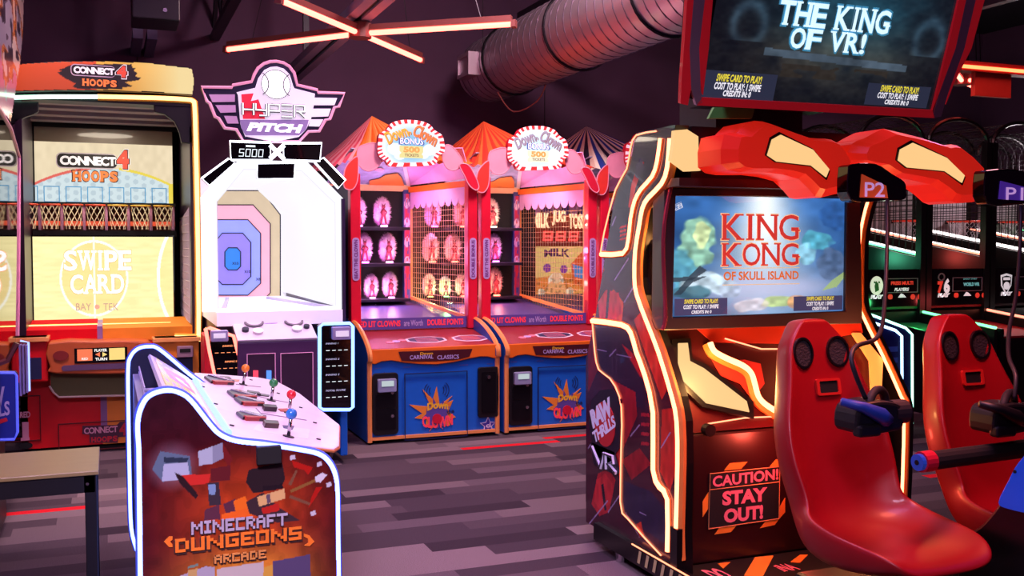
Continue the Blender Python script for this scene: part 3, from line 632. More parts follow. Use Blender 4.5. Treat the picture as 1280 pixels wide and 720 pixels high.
# fuzzy lit targets on the shelves
def doll_meshes(seed):
    r = random.Random(seed); b = MB()
    b.sphere((0, 0, .150), .050, .026, .112, 16, 12)
    for k in range(1000):
        a = r.random() * 2 * math.pi; z_ = r.uniform(-.95, 1); q_ = math.sqrt(max(0, 1 - z_ * z_)); wd2 = .056 * (1 + .22 * max(0, -z_))
        nrm = Vector((q_ * math.cos(a), q_ * math.sin(a) * .8, z_)); p = Vector((wd2 * nrm.x, .032 * nrm.y, .150 + .115 * z_))
        if p.y < 0 and abs(p.x) < .022 and z_ < .55: continue
        dr = (nrm + Vector((r.uniform(-.35, .35), r.uniform(-.35, .1), r.uniform(-.3, .45)))).normalized(); q = p + dr * r.uniform(.026, .052); q.z = max(q.z, .008); s = dr.orthogonal().normalized() * .0055; u = dr.cross(s)
        b.add([p - s, p + s, p + u, q], [[0, 1, 3], [1, 2, 3], [2, 0, 3]])
    f = MB(); y = -.052
    for s in (-1, 1): f.tube([(s * .008, y, .125), (s * .016, y - .006, .08), (s * .026, y, .03)], [.012, .011, .009], 7); f.tube([(s * .012, y, .165), (s * .03, y - .008, .145), (s * .02, y - .012, .122)], [.008, .007, .006], 6)
    f.tube([(0, y, .115), (0, y, .15), (0, y, .178)], [.016, .02, .012], 8); f.sphere((0, y - .004, .198), .018, .016, .02, 10, 7); f.sphere((0, y - .02, .197), .006, nu=8, nv=6)
    for s in (-1, 1): f.tube([(s * .008, y, .21), (s * .018, y, .232)], [.006, .002], 5)
    return b, f
DOLL = None
def doll(x, z, col, label, grp, s=1.0, power=1.0):
    global DOLL
    y = VB - .17
    if DOLL is None:
        t = thing('fuzzy_target_doll', label, 'target doll', (0, 0, 0), grp); b, f = doll_meshes(4)
        b.build('feather_ruff', FUR, t, smooth=True); f.build('figure', FIG, t, smooth=True); MB().tube([(-.035, -.07, .008), (.035, -.07, .008)], .008, 6).build('foot_lamp', FUR, t)
        DOLL = t; r = t
    else:
        r = DOLL.copy(); C.objects.link(r); r['label'] = label; r['group'] = grp
        for ch in DOLL.children: c = ch.copy(); C.objects.link(c); c.parent = r
    r.location = (x, y, z); r.scale = (s, s, s)
    nm = 'doll_lamp_%d_%d_%d' % tuple(int(100 * c) for c in col)
    for ch in r.children:
        if ch.name.startswith('foot_lamp'): ch.material_slots[0].link = 'OBJECT'; ch.material_slots[0].material = glow(nm, col, 6)
        if ch.name.startswith('feather'):
            ch.material_slots[0].link = 'OBJECT'; k = 'ruff_%d_%d_%d' % tuple(int(100 * c) for c in col)
            ch.material_slots[0].material = mat(k, tuple(.45 + .5 * c for c in col), .9, var=.1)
    l = lamp('doll_foot_light', 'POINT', (x, y - .125 * s, z + .035), 2.2 * power, col, .012); l2 = lamp('doll_face_light', 'POINT', (x, y - .17, z + .12 * s), 2.6 * power, tuple(.25 + .75 * c for c in col), .03)  # face light is an added, unseen fill before each doll
MAG, PNK, RDO, WRM, GRN, YLW, PUR = (1, .18, .85), (1, .30, .80), (1, .16, .10), (1, .55, .35), (.25, 1, .3), (1, .5, .12), (.7, .15, 1)
fd = FV(VB - .17)
DS = [(447, 0, MAG, 1.0), (478, 0, PNK, 1.0), (454.5, 1, MAG, 1.0), (484.5, 1, PNK, 1.0), (441, 2, PNK, .82), (463.5, 2, PNK, .82), (487, 2, PNK, .88),
      (541, 0, MAG, 1), (577, 0, RDO, 1), (538, 1, RDO, 1.0), (566, 1, RDO, 1.0), (536, 2, YLW, .8), (556, 2, GRN, .72), (577, 2, RDO, .8), (614, 0, WRM, 1), (617, 1, MAG, 1.0), (618, 2, RDO, 1)]
CN = {MAG: 'magenta', PNK: 'pink', RDO: 'red', WRM: 'warm white', GRN: 'green', YLW: 'yellow'}
POSN = ['leftmost', 'right-hand', 'left', 'right-hand', 'leftmost', 'middle', 'right-hand', 'leftmost', 'second', 'leftmost', 'second', 'leftmost', 'second', 'third', 'rightmost', 'rightmost', 'rightmost']
SN = ['top', 'middle', 'bottom']
for i, (x, sh, col, s) in enumerate(DS):
    bth = 'rose tent booth' if i < 7 else ('red tent booth' if i < 14 else 'red tent booth')
    doll(fd.px(x, 300)[0], SHZ[sh] + .003, col, '%s lit fuzzy doll %s on %s shelf of %s' % (CN[col], POSN[i], SN[sh], bth), 'fuzzy dolls on the booth shelves', s)
# the third booth's milk jug poster and hanging letters
t = BOOTH3
f = FV(10.57)
MB().fbox(f, *[(lambda r: (r[0], r[2], r[1], r[3]))(rc(f, 665, 262, 732, 388))][0], -.015, 0).build('poster_board', mat('poster_red', '#b0402a', .5), t)
q = rc(f, 669, 308, 730, 387)
def poster(S, T, A, B):
    I = np.ones(S.shape + (3,)) * sr('#f0c878'); I[T < .4] = sr('#e8a050')
    fill(I, [(.0, .5), (1, .62), (1, .3), (0, .3)], S, T, '#e88838'); fill(I, [(.72, .72), (1, .95), (1, .35), (.78, .4)], S, T, '#e05a28'); fill(I, [(.76, .72), (1, .66), (1, .48), (.8, .52)], S, T, '#4a8ad0')
    for c, r, col in (((.42, .45), .16, '#f8ecd8'), ((.42, .3), .2, '#f4b070'), ((.42, .5), .1, '#f6c8a0'), ((.24, .66), .08, '#8a3a9a'), ((.58, .64), .08, '#8a3a9a'), ((.12, .28), .07, '#f8e8c8'), ((.7, .28), .08, '#f8e8c8'), ((.3, .12), .12, '#fff4d8'), ((.62, .1), .12, '#f4a050')):
        fill(I, ellipse(c[0], c[1], r, r * .85, 18), S, T, col)
    n = vnoise(S, T, 24, 6); I[(n > .7) & (T < .5)] *= .72; return I
paint('poster_print', f, q, 60, 80, poster, print_mat('lit_poster', .75, .5), t)
txt(f, 'MILK', rc(f, 680, 312, 712, 322), mat('purple_letters', '#7a3a9a', .5), t, bold=.03, arch=.015, n=.006)
segtext(f, '888', rc(f, 678, 289, 722, 301), glow('red_digits', (1, .06, .05), 2.2), t, n=.004)
for k, (w, x0, x1, y) in enumerate((('MILK', 666, 687, 0), ('JUG', 690, 707, -3), ('TOSS', 711, 731, 1))):
    f3 = f.off(.03); txt(f3, w, rc(f3, x0, 266 + y, x1, 285 + y), glow('warm_letters', (1, .62, .36), 1.5), t, bold=.06, n=.0, name='lit_word')
    MB().fbox(f3, *(lambda r: (r[0], r[2], r[3] - .004, r[3] + .05))(rc(f3, x0, 266 + y, x1, 285 + y)), -.03, -.02).build('hanger', MATT, t)
b = MB(); fv = f.off(.02); a0, z0, a1, z1 = rc(f, 664, 242, 734, 268); w = (a1 - a0) / 6
for k in range(6):
    c = a0 + (k + .5) * w; b.ex(fv, [(c - w / 2, z1), (c - w / 2, z0 + .06)] + [(c + w / 2 * math.cos(x), z0 + .06 + .07 * math.sin(x)) for x in (math.pi * (1 + j / 8) for j in range(1, 8))] + [(c + w / 2, z0 + .06), (c + w / 2, z1)], 0, .005, k % 2)
b.build('scallops', [LILAC, mat('violet_cloth', '#6a5ab0', .7)], t)
# ================================================================== TWO-PLAYER HOOPS CABINET (left)
CW = (1.0, .80, .42)
WARMLED = glow('warm_white_led', (1.0, .52, .18), 3.4); GREENLED = glow('green_white_led', (.55, 1.0, .72), 3.0)
PLUM = mat('dark_plum_panel', '#2a162c', .35); REDB = mat('red_base', '#d80f1c', .38); ORGB = mat('orange_base', '#e8862c', .4); PINKP = mat('pink_pillar', '#c890b4', .5)
t = thing('hoops_cabinet', 'two player hoops cabinet with orange marquee and bright court screen', 'arcade game', (0.03, 9.2, 0))
ul, ur, VF, VD = -.64, .685, 8.6, 9.8
f = FV(VF)
MB().box(ul, ur, VF, 10.3, .06, .88).build('base', REDB, t)
for u in (ul, ur - .05): MB().ex(FR(u), [(VF, .06), (10.3, .06), (10.3, 2.86), (8.9, 2.86), (8.62, 2.80), (VF, 2.6), (VF, .9)], 0, .05).build('side_panel', PLUM, t)
MB().box(ul, ur, 10.25, 10.3, .88, 2.86).build('back_panel', BLACK, t)
MB().box(ul, ur, 8.72, 10.3, 2.80, 2.86).build('roof', BLACK, t)
MB().box(ul + .05, ur - .05, VF + .05, 8.75, .0, .06).build('toe_kick', MATT, t)
# marquee: curved backlit box
fm = FV(8.5); mp = [(-4, 84), (30, 79), (75, 76.5), (130, 76), (185, 78), (240, 85), (243, 100), (241, 119), (190, 115.5), (130, 113.5), (75, 113), (-4, 115)]
pm = fm.pxs(mp); k = MB().ex(fm, pm, -.3, 0).build('marquee_box', BLACK, t, bevel=.01)
xm = fm.px(121, 95)[0]; sp = fm.pxs(crop(0, 0, 4.5, [(322, 408), (345, 400), (330, 392), (360, 384), (372, 376), (400, 366), (440, 362), (560, 362), (640, 360), (740, 362), (745, 380), (765, 384), (752, 396), (772, 412), (760, 430), (795, 438), (780, 452), (700, 462), (748, 486), (690, 492), (690, 502), (440, 500), (410, 488), (425, 470), (365, 440), (345, 425)]))
def marq(S, T, A, B):
    L = A < xm; I = np.where(L[..., None], sr('#e2502e') * (1 - .0) + 0 * S[..., None], sr('#f2a648') + S[..., None] * 0)
    g = np.clip((T - .1) * 1.2, 0, 1)[..., None]; I = I * (.92 + .18 * g); r = np.clip((S - .62) / .3, 0, 1)[..., None]; I = I * (1 - r * (~L)[..., None]) + sr('#fbe0a0') * r * (~L)[..., None]
    fill(I, sp, A, B, '#2c2024'); return I
a = [p[0] for p in pm]; bb = [p[1] for p in pm]
paint('marquee_art', fm, (min(a), min(bb), max(a), max(bb)), 260, 50, marq, print_mat('lit_marquee', .95, .35), k, n=.003, mask=[(x * .995, z + (.006 if z < 2.9 else -.006)) for x, z in pm])
LW = mat('logo_white', '#f4f0f4', .5, emit='#f4f0f4', es=.6); LK = mat('logo_black', '#1c181e', .5); LO = mat('logo_orange', '#f08040', .5, emit='#f08040', es=.5); LR = mat('logo_red', '#e8503c', .5, emit='#e8503c', es=.5)
def hoops_logo(fr, r1, r4, r2, par, n, lit=True):
    """two stacked words in chunky letters, a big numeral after the first"""
    for (rr, s) in ((r1, 'CONNECT'),):
        x0, y0, x1, y1 = rc(fr, *rr); g = (y1 - y0)
        MB().ex(fr, rrect(x0 - g * .4, x1 + g * .1, y0 - g * .35, y1 + g * .35, g * .6), n, n + .003).build('logo_plate', LW if not lit else BTRIM, par)
        MB().ex(fr, rrect(x0 - g * .28, x1 + g * .1, y0 - g * .22, y1 + g * .22, g * .5), n + .003, n + .005).build('logo_plate', LK, par)
        txt(fr, s, (x0, y0, x1, y1), LW, par, bold=.045, n=n + .008, sp=.9)
    x0, y0, x1, y1 = rc(fr, *r4)
    for o_, m, dn in ((.014, LW, .006), (.008, LK, .0085), (0, LR, .011)): txt(fr, '4', (x0 - o_, y0 - o_, x1 + o_, y1 + o_), m, par, bold=.07 + o_, n=n + dn)
    q = rc(fr, *r2); d = .008
    serif(fr, 'HOOPS', (q[0] - d, q[1] - d, q[2] + d, q[3] + d), LK, par, bold=.09, n=n + .004, gap=.06, thick=.16); serif(fr, 'HOOPS', q, LO, par, bold=.05, n=n + .007, gap=.1, thick=.12)
hoops_logo(fm, (92, 84.5, 143, 93), (146, 83, 158, 97), (103, 99.5, 146, 108.5), k, .005)
# LED arch
path = [f.px(*p) for p in ((-4, 123), (60, 121.5), (122, 121.5))]
led(f, path, .016, GREENLED, t, n=.03)
path = smooth([f.px(*p) for p in ((122, 121.5), (190, 123), (232, 125), (240, 127), (243, 134), (245, 200), (247, 300), (248, 416), (244, 421), (218, 421))], 3)
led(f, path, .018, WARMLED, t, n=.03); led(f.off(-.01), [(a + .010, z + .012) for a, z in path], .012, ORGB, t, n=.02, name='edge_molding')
MB().fbox(f, ul, ur, f.px(100, 127)[1], f.px(100, 117)[1], -.2, .01).build('arch_header', BLACK, t)
for pts in ([(48, 127), (48, 139), (42, 143), (32, 146), (18, 154), (-4, 160), (-4, 127)], [(192, 127), (193, 140), (206, 143), (218, 152), (224, 165), (227, 178), (242, 180), (242, 127)]):
    MB().ex(f, f.pxs(pts), -.06, 0).build('corner_bracket', BLACK, t, bevel=.006)
# ceiling slats
b = MB(); fs = FV(9.0)
for k_, y in enumerate((128, 135, 143, 150)):
    fs = FV(8.8 + .25 * k_); z = fs.px(130, y)[1]; b.box(ul + .05, ur - .05, 8.8 + .25 * k_, 8.96 + .25 * k_, z - .02, z + .02)
b.pieces('ceiling_slat', mat('grey_slat', '#a49ca4', .5), t)
# upper display on the back
fd_ = FV(VD); xl, xr = ul + .06, fd_.px(217, 300)[0]
def band(y0, y1): q0 = fd_.px(120, y1)[1]; return q0, fd_.px(120, y0)[1]
z0, z1 = band(153, 161); MB().fbox(fd_, xl, xr + .05, z0, z1, -.03, .03).build('black_rail', MATT, t)
z0, z1 = band(161, 179); MB().fbox(fd_, xl, xr, z0, z1, -.03, 0).build('tan_header', mat('tan_board', '#8c7c6c', .3, coat=.4), t)
q = (xl, band(179, 256)[0], xr, band(179, 256)[1])
MB().fbox(fd_, xl, xr, .9, q[3], -.06, -.01).build('screen_housing', BLACK, t)
x7 = [fd_.px(x, 240)[0] for x in (27, 54.5, 82, 109, 136, 163, 189.5)]
def upper(S, T, A, B):
    I = np.ones(S.shape + (3,)) * sr('#efdcb8'); I = I + (vnoise(S, T * .3, 30, 3)[..., None] - .5) * .05
    arc = .60 - 1.1 * (S - .5) ** 2; k = T < arc; I[k] = sr('#d6e6ea'); gx, gy = (A * 14) % 1 - .5, (B * 14 + .5 * (np.floor(A * 14) % 2)) % 1 - .5; k2 = k & (gx ** 2 + gy ** 2 < .1); I[k2] = sr('#c0d2da')
    e = np.abs(T - arc) < .022; I[e & (S < .4)] = sr('#e86a60'); I[e & (S > .6)] = sr('#f0d850'); I[(S > .965) & (T < .37)] = sr('#f0d850'); return I
up = paint('upper_picture', fd_, q, 200, 90, upper, SCREEN, t, n=.002)
sc = MB()
for x in x7:
    w = fd_.px(47.5, 240)[0] - fd_.px(27, 240)[0]; z0, z1 = fd_.px(120, 253.5)[1], fd_.px(120, 233.5)[1]
    o_ = [(x, z0), (x + w, z0), (x + w, z1), (x, z1)]; i_ = [(x + .008, z0 + .008), (x + w - .008, z0 + .008), (x + w - .008, z1 - .008), (x + .008, z1 - .008)]
    MB().ring(fd_, o_, i_, .003, .006).build('target_square', mat('square_blue', '#4a90c0', .5, emit='#4a90c0', es=.6), t)
hoops_logo(fd_, (75, 195.5, 145, 207), (146, 188, 161, 211), (91, 214, 147, 227), up, .004)
# hoops: pillars and nets
fh_ = FV(9.45); z0, z1 = fh_.px(120, 288)[1], fh_.px(120, 256)[1]
MB().fbox(fh_, ul + .06, fh_.px(220, 280)[0], z0, z1, -.3, -.26).build('net_backing', mat('net_backing', '#5a4438', .6), t)
for k_ in range(8):
    x = fh_.px(21.3 + 27.9 * k_ if k_ else 22, 270)[0]; MB().ex(fh_, [(x - .012, z0), (x + .012, z0), (x + .012, z1), (x - .012, z1)], -.25, .0).build('pillar', PINKP, t, bevel=.004)
MB().fbox(fh_, ul + .06, fh_.px(220, 280)[0], z1 - .005, z1 + .02, -.3, .02).build('hoop_rail', MATT, t)
NET = mat('net_cord', '#f4f4c4', .6)
for k_ in range(7):
    xc = fh_.px(36 + 27.9 * k_, 270)[0]; r0, r1 = .078, .056; b = MB()
    for s in (-1, 1):
        for j in range(9):
            P = []
            for i in range(6):
                h = i / 5; a = 2 * math.pi * j / 9 + s * h * 1.5; r = r0 + (r1 - r0) * h; P.append((xc + r * math.cos(a), fh_.O.y - .12 + r * .9 * math.sin(a), z1 - .01 - (z1 - z0 - .02) * h))
            b.tube(P, .0028, 4)
    n_ = b.build('net', NET, t)
    MB().tube([(xc + r0 * math.cos(2 * math.pi * i / 20), fh_.O.y - .12 + r0 * .9 * math.sin(2 * math.pi * i / 20), z1 - .008) for i in range(20)], .007, 6, True).build('hoop_ring', mat('ring_red', '#e05030', .5) if k_ < 4 else mat('ring_yellow', '#e8c040', .5), n_)
z2 = fh_.px(120, 279)[1]
MB().box(ul + .06, xr, fh_.O.y + .12, fh_.O.y + .14, z2 - .02, z2 + .02).build('stripe_light', [glow('red_stripe_light', (1, .12, .05), .8)], t)
MB().box(ul + .06, fh_.px(220, 280)[0], 9.4, 9.5, fh_.px(120, 296)[1], z0).build('lower_rail', MATT, t)
# bright court screen
fl_ = FV(9.35); q = rc(fl_, 20, 296, 216.5, 405); q = (ul + .06, q[1], q[2], q[3])
MB().fbox(fl_, q[0] - .01, q[2] + .012, q[1] - .02, q[3] + .012, -.09, -.006).build('court_screen', GLOSSK, t)
def court(S, T, A, B):
    X = (A - fl_.px(118, 350)[0]) / (fl_.px(158, 350)[0] - fl_.px(118, 350)[0]); Y = (B - fl_.px(118, 348)[1]) / (fl_.px(118, 303)[1] - fl_.px(118, 348)[1])
    I = np.ones(S.shape + (3,)) * sr('#f8e8a8'); I = I + (np.floor(vnoise(S * .25, T, 40, 5) * 5) / 5 - .5)[..., None] * .07
    r = np.hypot(X, Y); I[r < 1] = I[r < 1] * .5 + sr('#f2cc7c') * .5; I[np.abs(r - 1.03) < .035] = sr('#fffbe8')
    for sx in (-1, 1): rr = np.hypot(X + sx * 3.6, Y * .8); I[rr < 1.55] = I[rr < 1.55] * .6 + sr('#f4d68a') * .4; I[np.abs(rr - 1.58) < .05] = sr('#fffdf0')
    I[np.abs(X) < .03] = sr('#fff8e0'); return I
cs = paint('court_picture', fl_, q, 220, 120, court, print_mat('court_screen_light', 1.25, .1), t, n=.002)
SWP = mat('screen_white_letters', '#ffffff', .5, emit='#ffffff', es=1.1); SWK = mat('screen_tan_edge', '#e8b878', .5, emit='#eebc80', es=.75)
for s, r in (('SWIPE', (80, 313, 164, 338)), ('CARD', (88, 343, 155, 367))):
    qq = rc(fl_, *r); d = .006; serif(fl_, s, (qq[0] - d, qq[1] - d, qq[2] + d, qq[3] + d), SWK, cs, bold=.05, n=.004, gap=.08, thick=.13); serif(fl_, s, qq, SWP, cs, bold=.02, n=.006, gap=.1, thick=.1)
BK = mat('screen_grey_letters', '#a09080', .5, emit='#b0a08c', es=.7)
txt(fl_, 'BAY', rc(fl_, 95, 379, 114, 388), BK, cs, bold=.0, n=.004); txt(fl_, 'TEK', rc(fl_, 129, 379, 148, 388), BK, cs, n=.004); MB().disc(fl_, *fl_.px(121.5, 383.5), .02, .002, .004).build('screen_ball', mat('ball_pink', '#e89880', .5, emit='#f0a890', es=.7), cs)
# inside right wall: white net over dark wall
b = MB(); fw = FL(ur - .055)
for i in range(15): y = VF + .06 + i * .08; b.tube([(ur - .06, y, 1.0), (ur - .06, y, 1.95 - (i / 15) * .1)], .003, 4)
for i in range(14): z = 1.0 + i * .068; b.tube([(ur - .06, VF + .06, z), (ur - .06, VF + 1.2, z)], .003, 4)
b.build('side_net', mat('net_white', '#e8e4e8', .6), t)
MB().fbox(f, ur - .28, ur - .05, f.px(220, 300)[1], f.px(220, 180)[1], -.75, -.74).build('inner_wing', mat('mauve_wing', '#4a3a58', .4), t) if False else None
# ledge, control panel
z0, z1 = f.px(120, 428)[1], f.px(120, 411)[1]; xd = f.px(125, 420)[0]
MB().ex(FR(0), [(VF, z0), (9.34, z0 + .04), (9.34, z1 + .03), (VF, z1)], ul + .05, xd - .02).build('red_ledge', mat('red_ledge', '#d01020', .85, spec=.1), t)
MB().ex(FR(0), [(VF, z0), (9.34, z0 + .04), (9.34, z1 + .03), (VF, z1)], xd + .02, ur - .05).build('orange_ledge', mat('orange_ledge', '#e08a2c', .7, spec=.2), t)
MB().box(xd - .02, xd + .02, VF - .01, 9.34, z0, z1 + .02).build('ledge_divider', mat('divider_violet', '#8a6aa4', .4), t)
led(f, [f.px(-4, 412), f.px(216, 407)], .007, WARMLED, t, n=-.3)
fc = FV(8.42)
for m, xs, nm in ((REDB, (10, 60), 'red_side_box'), (ORGB, (193, 249), 'orange_side_box')):
    a0, z0, a1, z1 = rc(fc, xs[0], 422, xs[1], 478); p = MB().fbox(fc, a0, a1, z0, z1, -.25, 0).build(nm, m, t, bevel=.01)
    MB().fbox(fc, *(lambda r: (r[0], r[2], r[1], r[3]))(rc(fc, xs[0] + (26 if xs[0] < 100 else 4), 447, xs[1] - 8, 474)), 0, .006).build('dark_panel', NAVY, p)
    MB().fbox(fc, a0 - .01, a1 + .01, z1 - .03, z1, -.2, .03).build('top_lip', mat('lip_orange', '#f8a868', .3), p)
qq = rc(fc, 221, 432, 241, 446); rd = MB().ex(fc, rrect(qq[0], qq[2], qq[1], qq[3], .01), 0, .05).build('card_reader', mat('reader_mauve', '#9c7c94', .35), t, bevel=.005); MB().fbox(fc, qq[0] + .02, qq[2] - .02, qq[1] + .04, qq[3] - .02, .05, .053).build('reader_slot', MATT, rd)
pts = [(61, 428), (120, 426), (185, 426), (190, 440), (188, 462), (180, 466), (70, 466), (63, 458)]
p = MB().ex(fc, smooth(fc.pxs(pts), 2, True), -.25, .06).build('control_panel', mat('burnt_orange', '#b4582c', .4), t, bevel=.012); fe = fc.off(.06)
MB().disc(fe, *fe.px(76, 444.5), .055, 0, .01, rb=.038).build('speaker_grille', mat('dark_red_grille', '#7a1818', .6), p)
MB().ex(fe, rrect(*(lambda r: (r[0], r[2], r[1], r[3]))(rc(fe, 77, 455, 170, 462)), .02), 0, .006).build('slot_plate', mat('slot_violet', '#5a4468', .4), p)
dsp = MB().fbox(fe, *(lambda r: (r[0], r[2], r[1], r[3]))(rc(fe, 93, 434.5, 159, 453)), 0, .008).build('turn_display', GLOSSK, p); f6 = fe.off(.009)
for r, m in (((96.5, 436.5, 115.5, 451), glow('turn_red', (1, .20, .08), 1.0)), ((136.5, 435, 156, 449.5), glow('turn_yellow', (1, .72, .22), 1.0))): MB().fbox(f6, *(lambda r: (r[0], r[2], r[1], r[3]))(rc(f6, *r)), 0, .003).build('lit_tile', m, dsp)
TW = glow('display_white', (1, .95, .9), 1.0)
txt(f6, 'PLAYER', rc(f6, 118, 436, 134, 439.5), TW, dsp, bold=.04, n=.002); txt(f6, 'TURN', rc(f6, 119, 447, 134, 450.5), TW, dsp, bold=.04, n=.002); txt(f6, 'RED', rc(f6, 102, 447, 110, 450), TW, dsp, bold=.03, n=.005)
for r, m in ((((119, 443), (125, 440), (125, 446)), 'turn_red'), (((134, 443), (128, 440), (128, 446)), 'turn_yellow')): MB().ex(f6, f6.pxs(r), 0, .003).build('turn_arrow', MATS[m], dsp)
# ball trough
fb = FV(8.5); pts = [(63, 466), (64, 485), (68, 491), (74, 495.5), (182, 493), (190, 466)]
p = MB().ex(fb, fb.pxs(pts), -.04, .02).build('ball_trough', mat('olive_trough', '#5c5a30', .45), t); led(fb, [fb.px(*q) for q in ((62, 482), (67, 490), (74, 496), (130, 494.5), (182, 493.5))], .008, mat('trough_rim', '#d8c8b8', .3), p, n=.02, name='trough_rim')
# base graphics
a0, a1 = fb.px(127, 520)[0], ur - .0
MB().fbox(f, f.px(128, 520)[0], ur, .06, .62, -.02, .006).build('orange_base_panel', ORGB, t)
MB().fbox(f, f.px(126, 520)[0], f.px(134, 520)[0], .08, .62, .006, .012).build('center_stripe', mat('stripe_violet', '#8a6090', .4), t)
b = MB()
for r in ((-4, 495, 51, 552), (73, 527, 165, 562)):
    q = rc(f, *r); b.ring(f, [(q[0], q[1]), (q[2], q[1]), (q[2], q[3]), (q[0], q[3])], [(q[0] + .006, q[1] + .006), (q[2] - .006, q[1] + .006), (q[2] - .006, q[3] - .006), (q[0] + .006, q[3] - .006)], .001, .013)
b.pieces('door_outline', mat('dark_red_line', '#5a0c14', .5), t)
PALE = mat('pale_pink_letters', '#dc9cb0', .5)
txt(f, 'RED', rc(f, 25, 514.5, 38, 522), PALE, t, bold=.03, n=.004); serif(f, '1', rc(f, 28, 527.5, 36, 549), PALE, t, bold=.03, n=.004); MB().fbox(f, *(lambda r: (r[0], r[2], r[1], r[3]))(rc(f, 26, 547, 37, 550.5)), 0, .005).build('numeral_foot', PALE, t)
MB().disc(f, *f.px(32, 557), .05, 0, .01, rb=.025).build('finger_hole', MATT, t)
lg = MB().ex(f, f.pxs([(103, 532), (146, 531), (150, 527), (160, 526), (160, 545), (148, 546), (147, 553), (112, 553), (112, 543), (103, 542)]), .006, .014).build('base_logo', mat('logo_dark_violet', '#4a2038', .5), t)
txt(f, 'CONNECT', rc(f, 105, 533, 147, 541), PALE, lg, bold=.03, n=.016, sp=.9); txt(f, '4', rc(f, 149, 528, 159, 544), mat('logo_deep_red', '#c02030', .5), lg, bold=.06, n=.016); serif(f, 'HOOPS', rc(f, 114, 545, 147, 552), mat('logo_deep_red', '#c02030', .5), lg, bold=.05, n=.016, gap=.1, thick=.13)
lamp('hoops_inner_lamp', 'AREA', (0.0, 9.0, 2.7), 15, (1, .85, .66), .5)
# ================================================================== PITCHING TUNNEL
PWH = glow('white_led_panel', (.93, .92, 1.0), 1.15); PLED = glow('white_led', (.85, .86, 1.0), 4.0); SIGNW = mat('sign_white', '#d8ccdc', .5, emit='#f2e6f8', es=.68, spec=.2); SIGNV = mat('sign_violet', '#8a74a8', .5, emit='#b098d0', es=.32, spec=.2); INK = mat('ink_navy', '#1c1a34', .4)
PEDGE = mat('sign_edge_pink', '#f0a8c0', .4, emit='#f0a0c0', es=.45)
t = thing('pitching_game', 'white-lit pitching tunnel game with winged baseball sign and octagon target', 'arcade game', (1.16, 8.6, 0))
f = FV(7.55)
def hp(pts): return crop(240, 60, 4.5, pts)
out = [(55, 220), (225, 222), (228, 210), (335, 190), (350, 150), (370, 115), (405, 88), (440, 77), (475, 75), (515, 84), (548, 104), (575, 140), (592, 208), (705, 235), (708, 250), (858, 255), (825, 330), (800, 335), (775, 400), (750, 405), (715, 468), (655, 470), (600, 528), (290, 525), (250, 458), (185, 450), (150, 395), (130, 385), (100, 310), (85, 300)]
po = f.pxs(hp(out)); sg = MB().ex(f, po, -.10, 0).build('sign_board', INK, t)
led(f, po, .012, PEDGE, sg, n=.0, closed=True, name='sign_edge')
sh = [(258, 265), (250, 250), (355, 225), (372, 170), (405, 125), (440, 108), (475, 105), (515, 117), (548, 150), (568, 215), (575, 228), (690, 258), (682, 330), (668, 400), (640, 460), (600, 500), (470, 528), (300, 500), (272, 430)]
MB().ex(f, f.pxs(hp(sh)), 0, .012).build('sign_shield', SIGNW, sg)
MB().ex(f, f.pxs(hp([(276, 262), (345, 256), (330, 300), (372, 290), (410, 400), (285, 400)])), .012, .016).build('red_flash', mat('flash_red', '#e02c40', .4, emit='#e02c40', es=.6), sg)
MB().ex(f, f.pxs(hp([(268, 405), (655, 405), (640, 460), (600, 492), (300, 492), (275, 450)])), .012, .016).build('word_band', SIGNV, sg)
MB().ex(f, f.pxs(hp([(300, 498), (400, 520), (460, 528), (390, 528), (310, 515)])), .012, .015).build('shield_tip', INK, sg)
bx = f.px(*hp([(470, 207)])[0]); r = .105
MB().disc(f, bx[0], bx[1], r, .012, .02, 32).build('baseball', mat('ball_white', '#ffffff', .5, emit='#ffffff', es=1.0), sg)
b = MB(); b.tube([f.pt(bx[0] + r * math.cos(2 * math.pi * i / 32), bx[1] + r * math.sin(2 * math.pi * i / 32), .02) for i in range(32)], .003, 4, True)
for s in (-1, 1): b.tube([f.pt(bx[0] + s * (r * 1.25 - r * .75 * math.cos(a)), bx[1] + r * .82 * math.sin(a), .021) for a in [-1.1 + .22 * i for i in range(11)]], .004, 4)
b.pieces('ball_seam', INK, sg)
for k, (l, rr) in enumerate((([(95, 262), (240, 262), (240, 303), (115, 305)], [(690, 280), (815, 282), (800, 322), (680, 322)]), ([(132, 322), (244, 322), (246, 362), (160, 365)], [(680, 342), (780, 342), (765, 385), (670, 388)]), ([(180, 382), (250, 384), (262, 425), (200, 425)], [(668, 402), (738, 402), (715, 442), (655, 440)]))):
    MB().ex(f, f.pxs(hp(l)), 0, .01).build('wing_feather', mat('feather_lilac', '#b080b0', .5, emit='#d8a8d4', es=.4), sg); MB().ex(f, f.pxs(hp(rr)), 0, .01).build('wing_feather', SIGNW, sg)
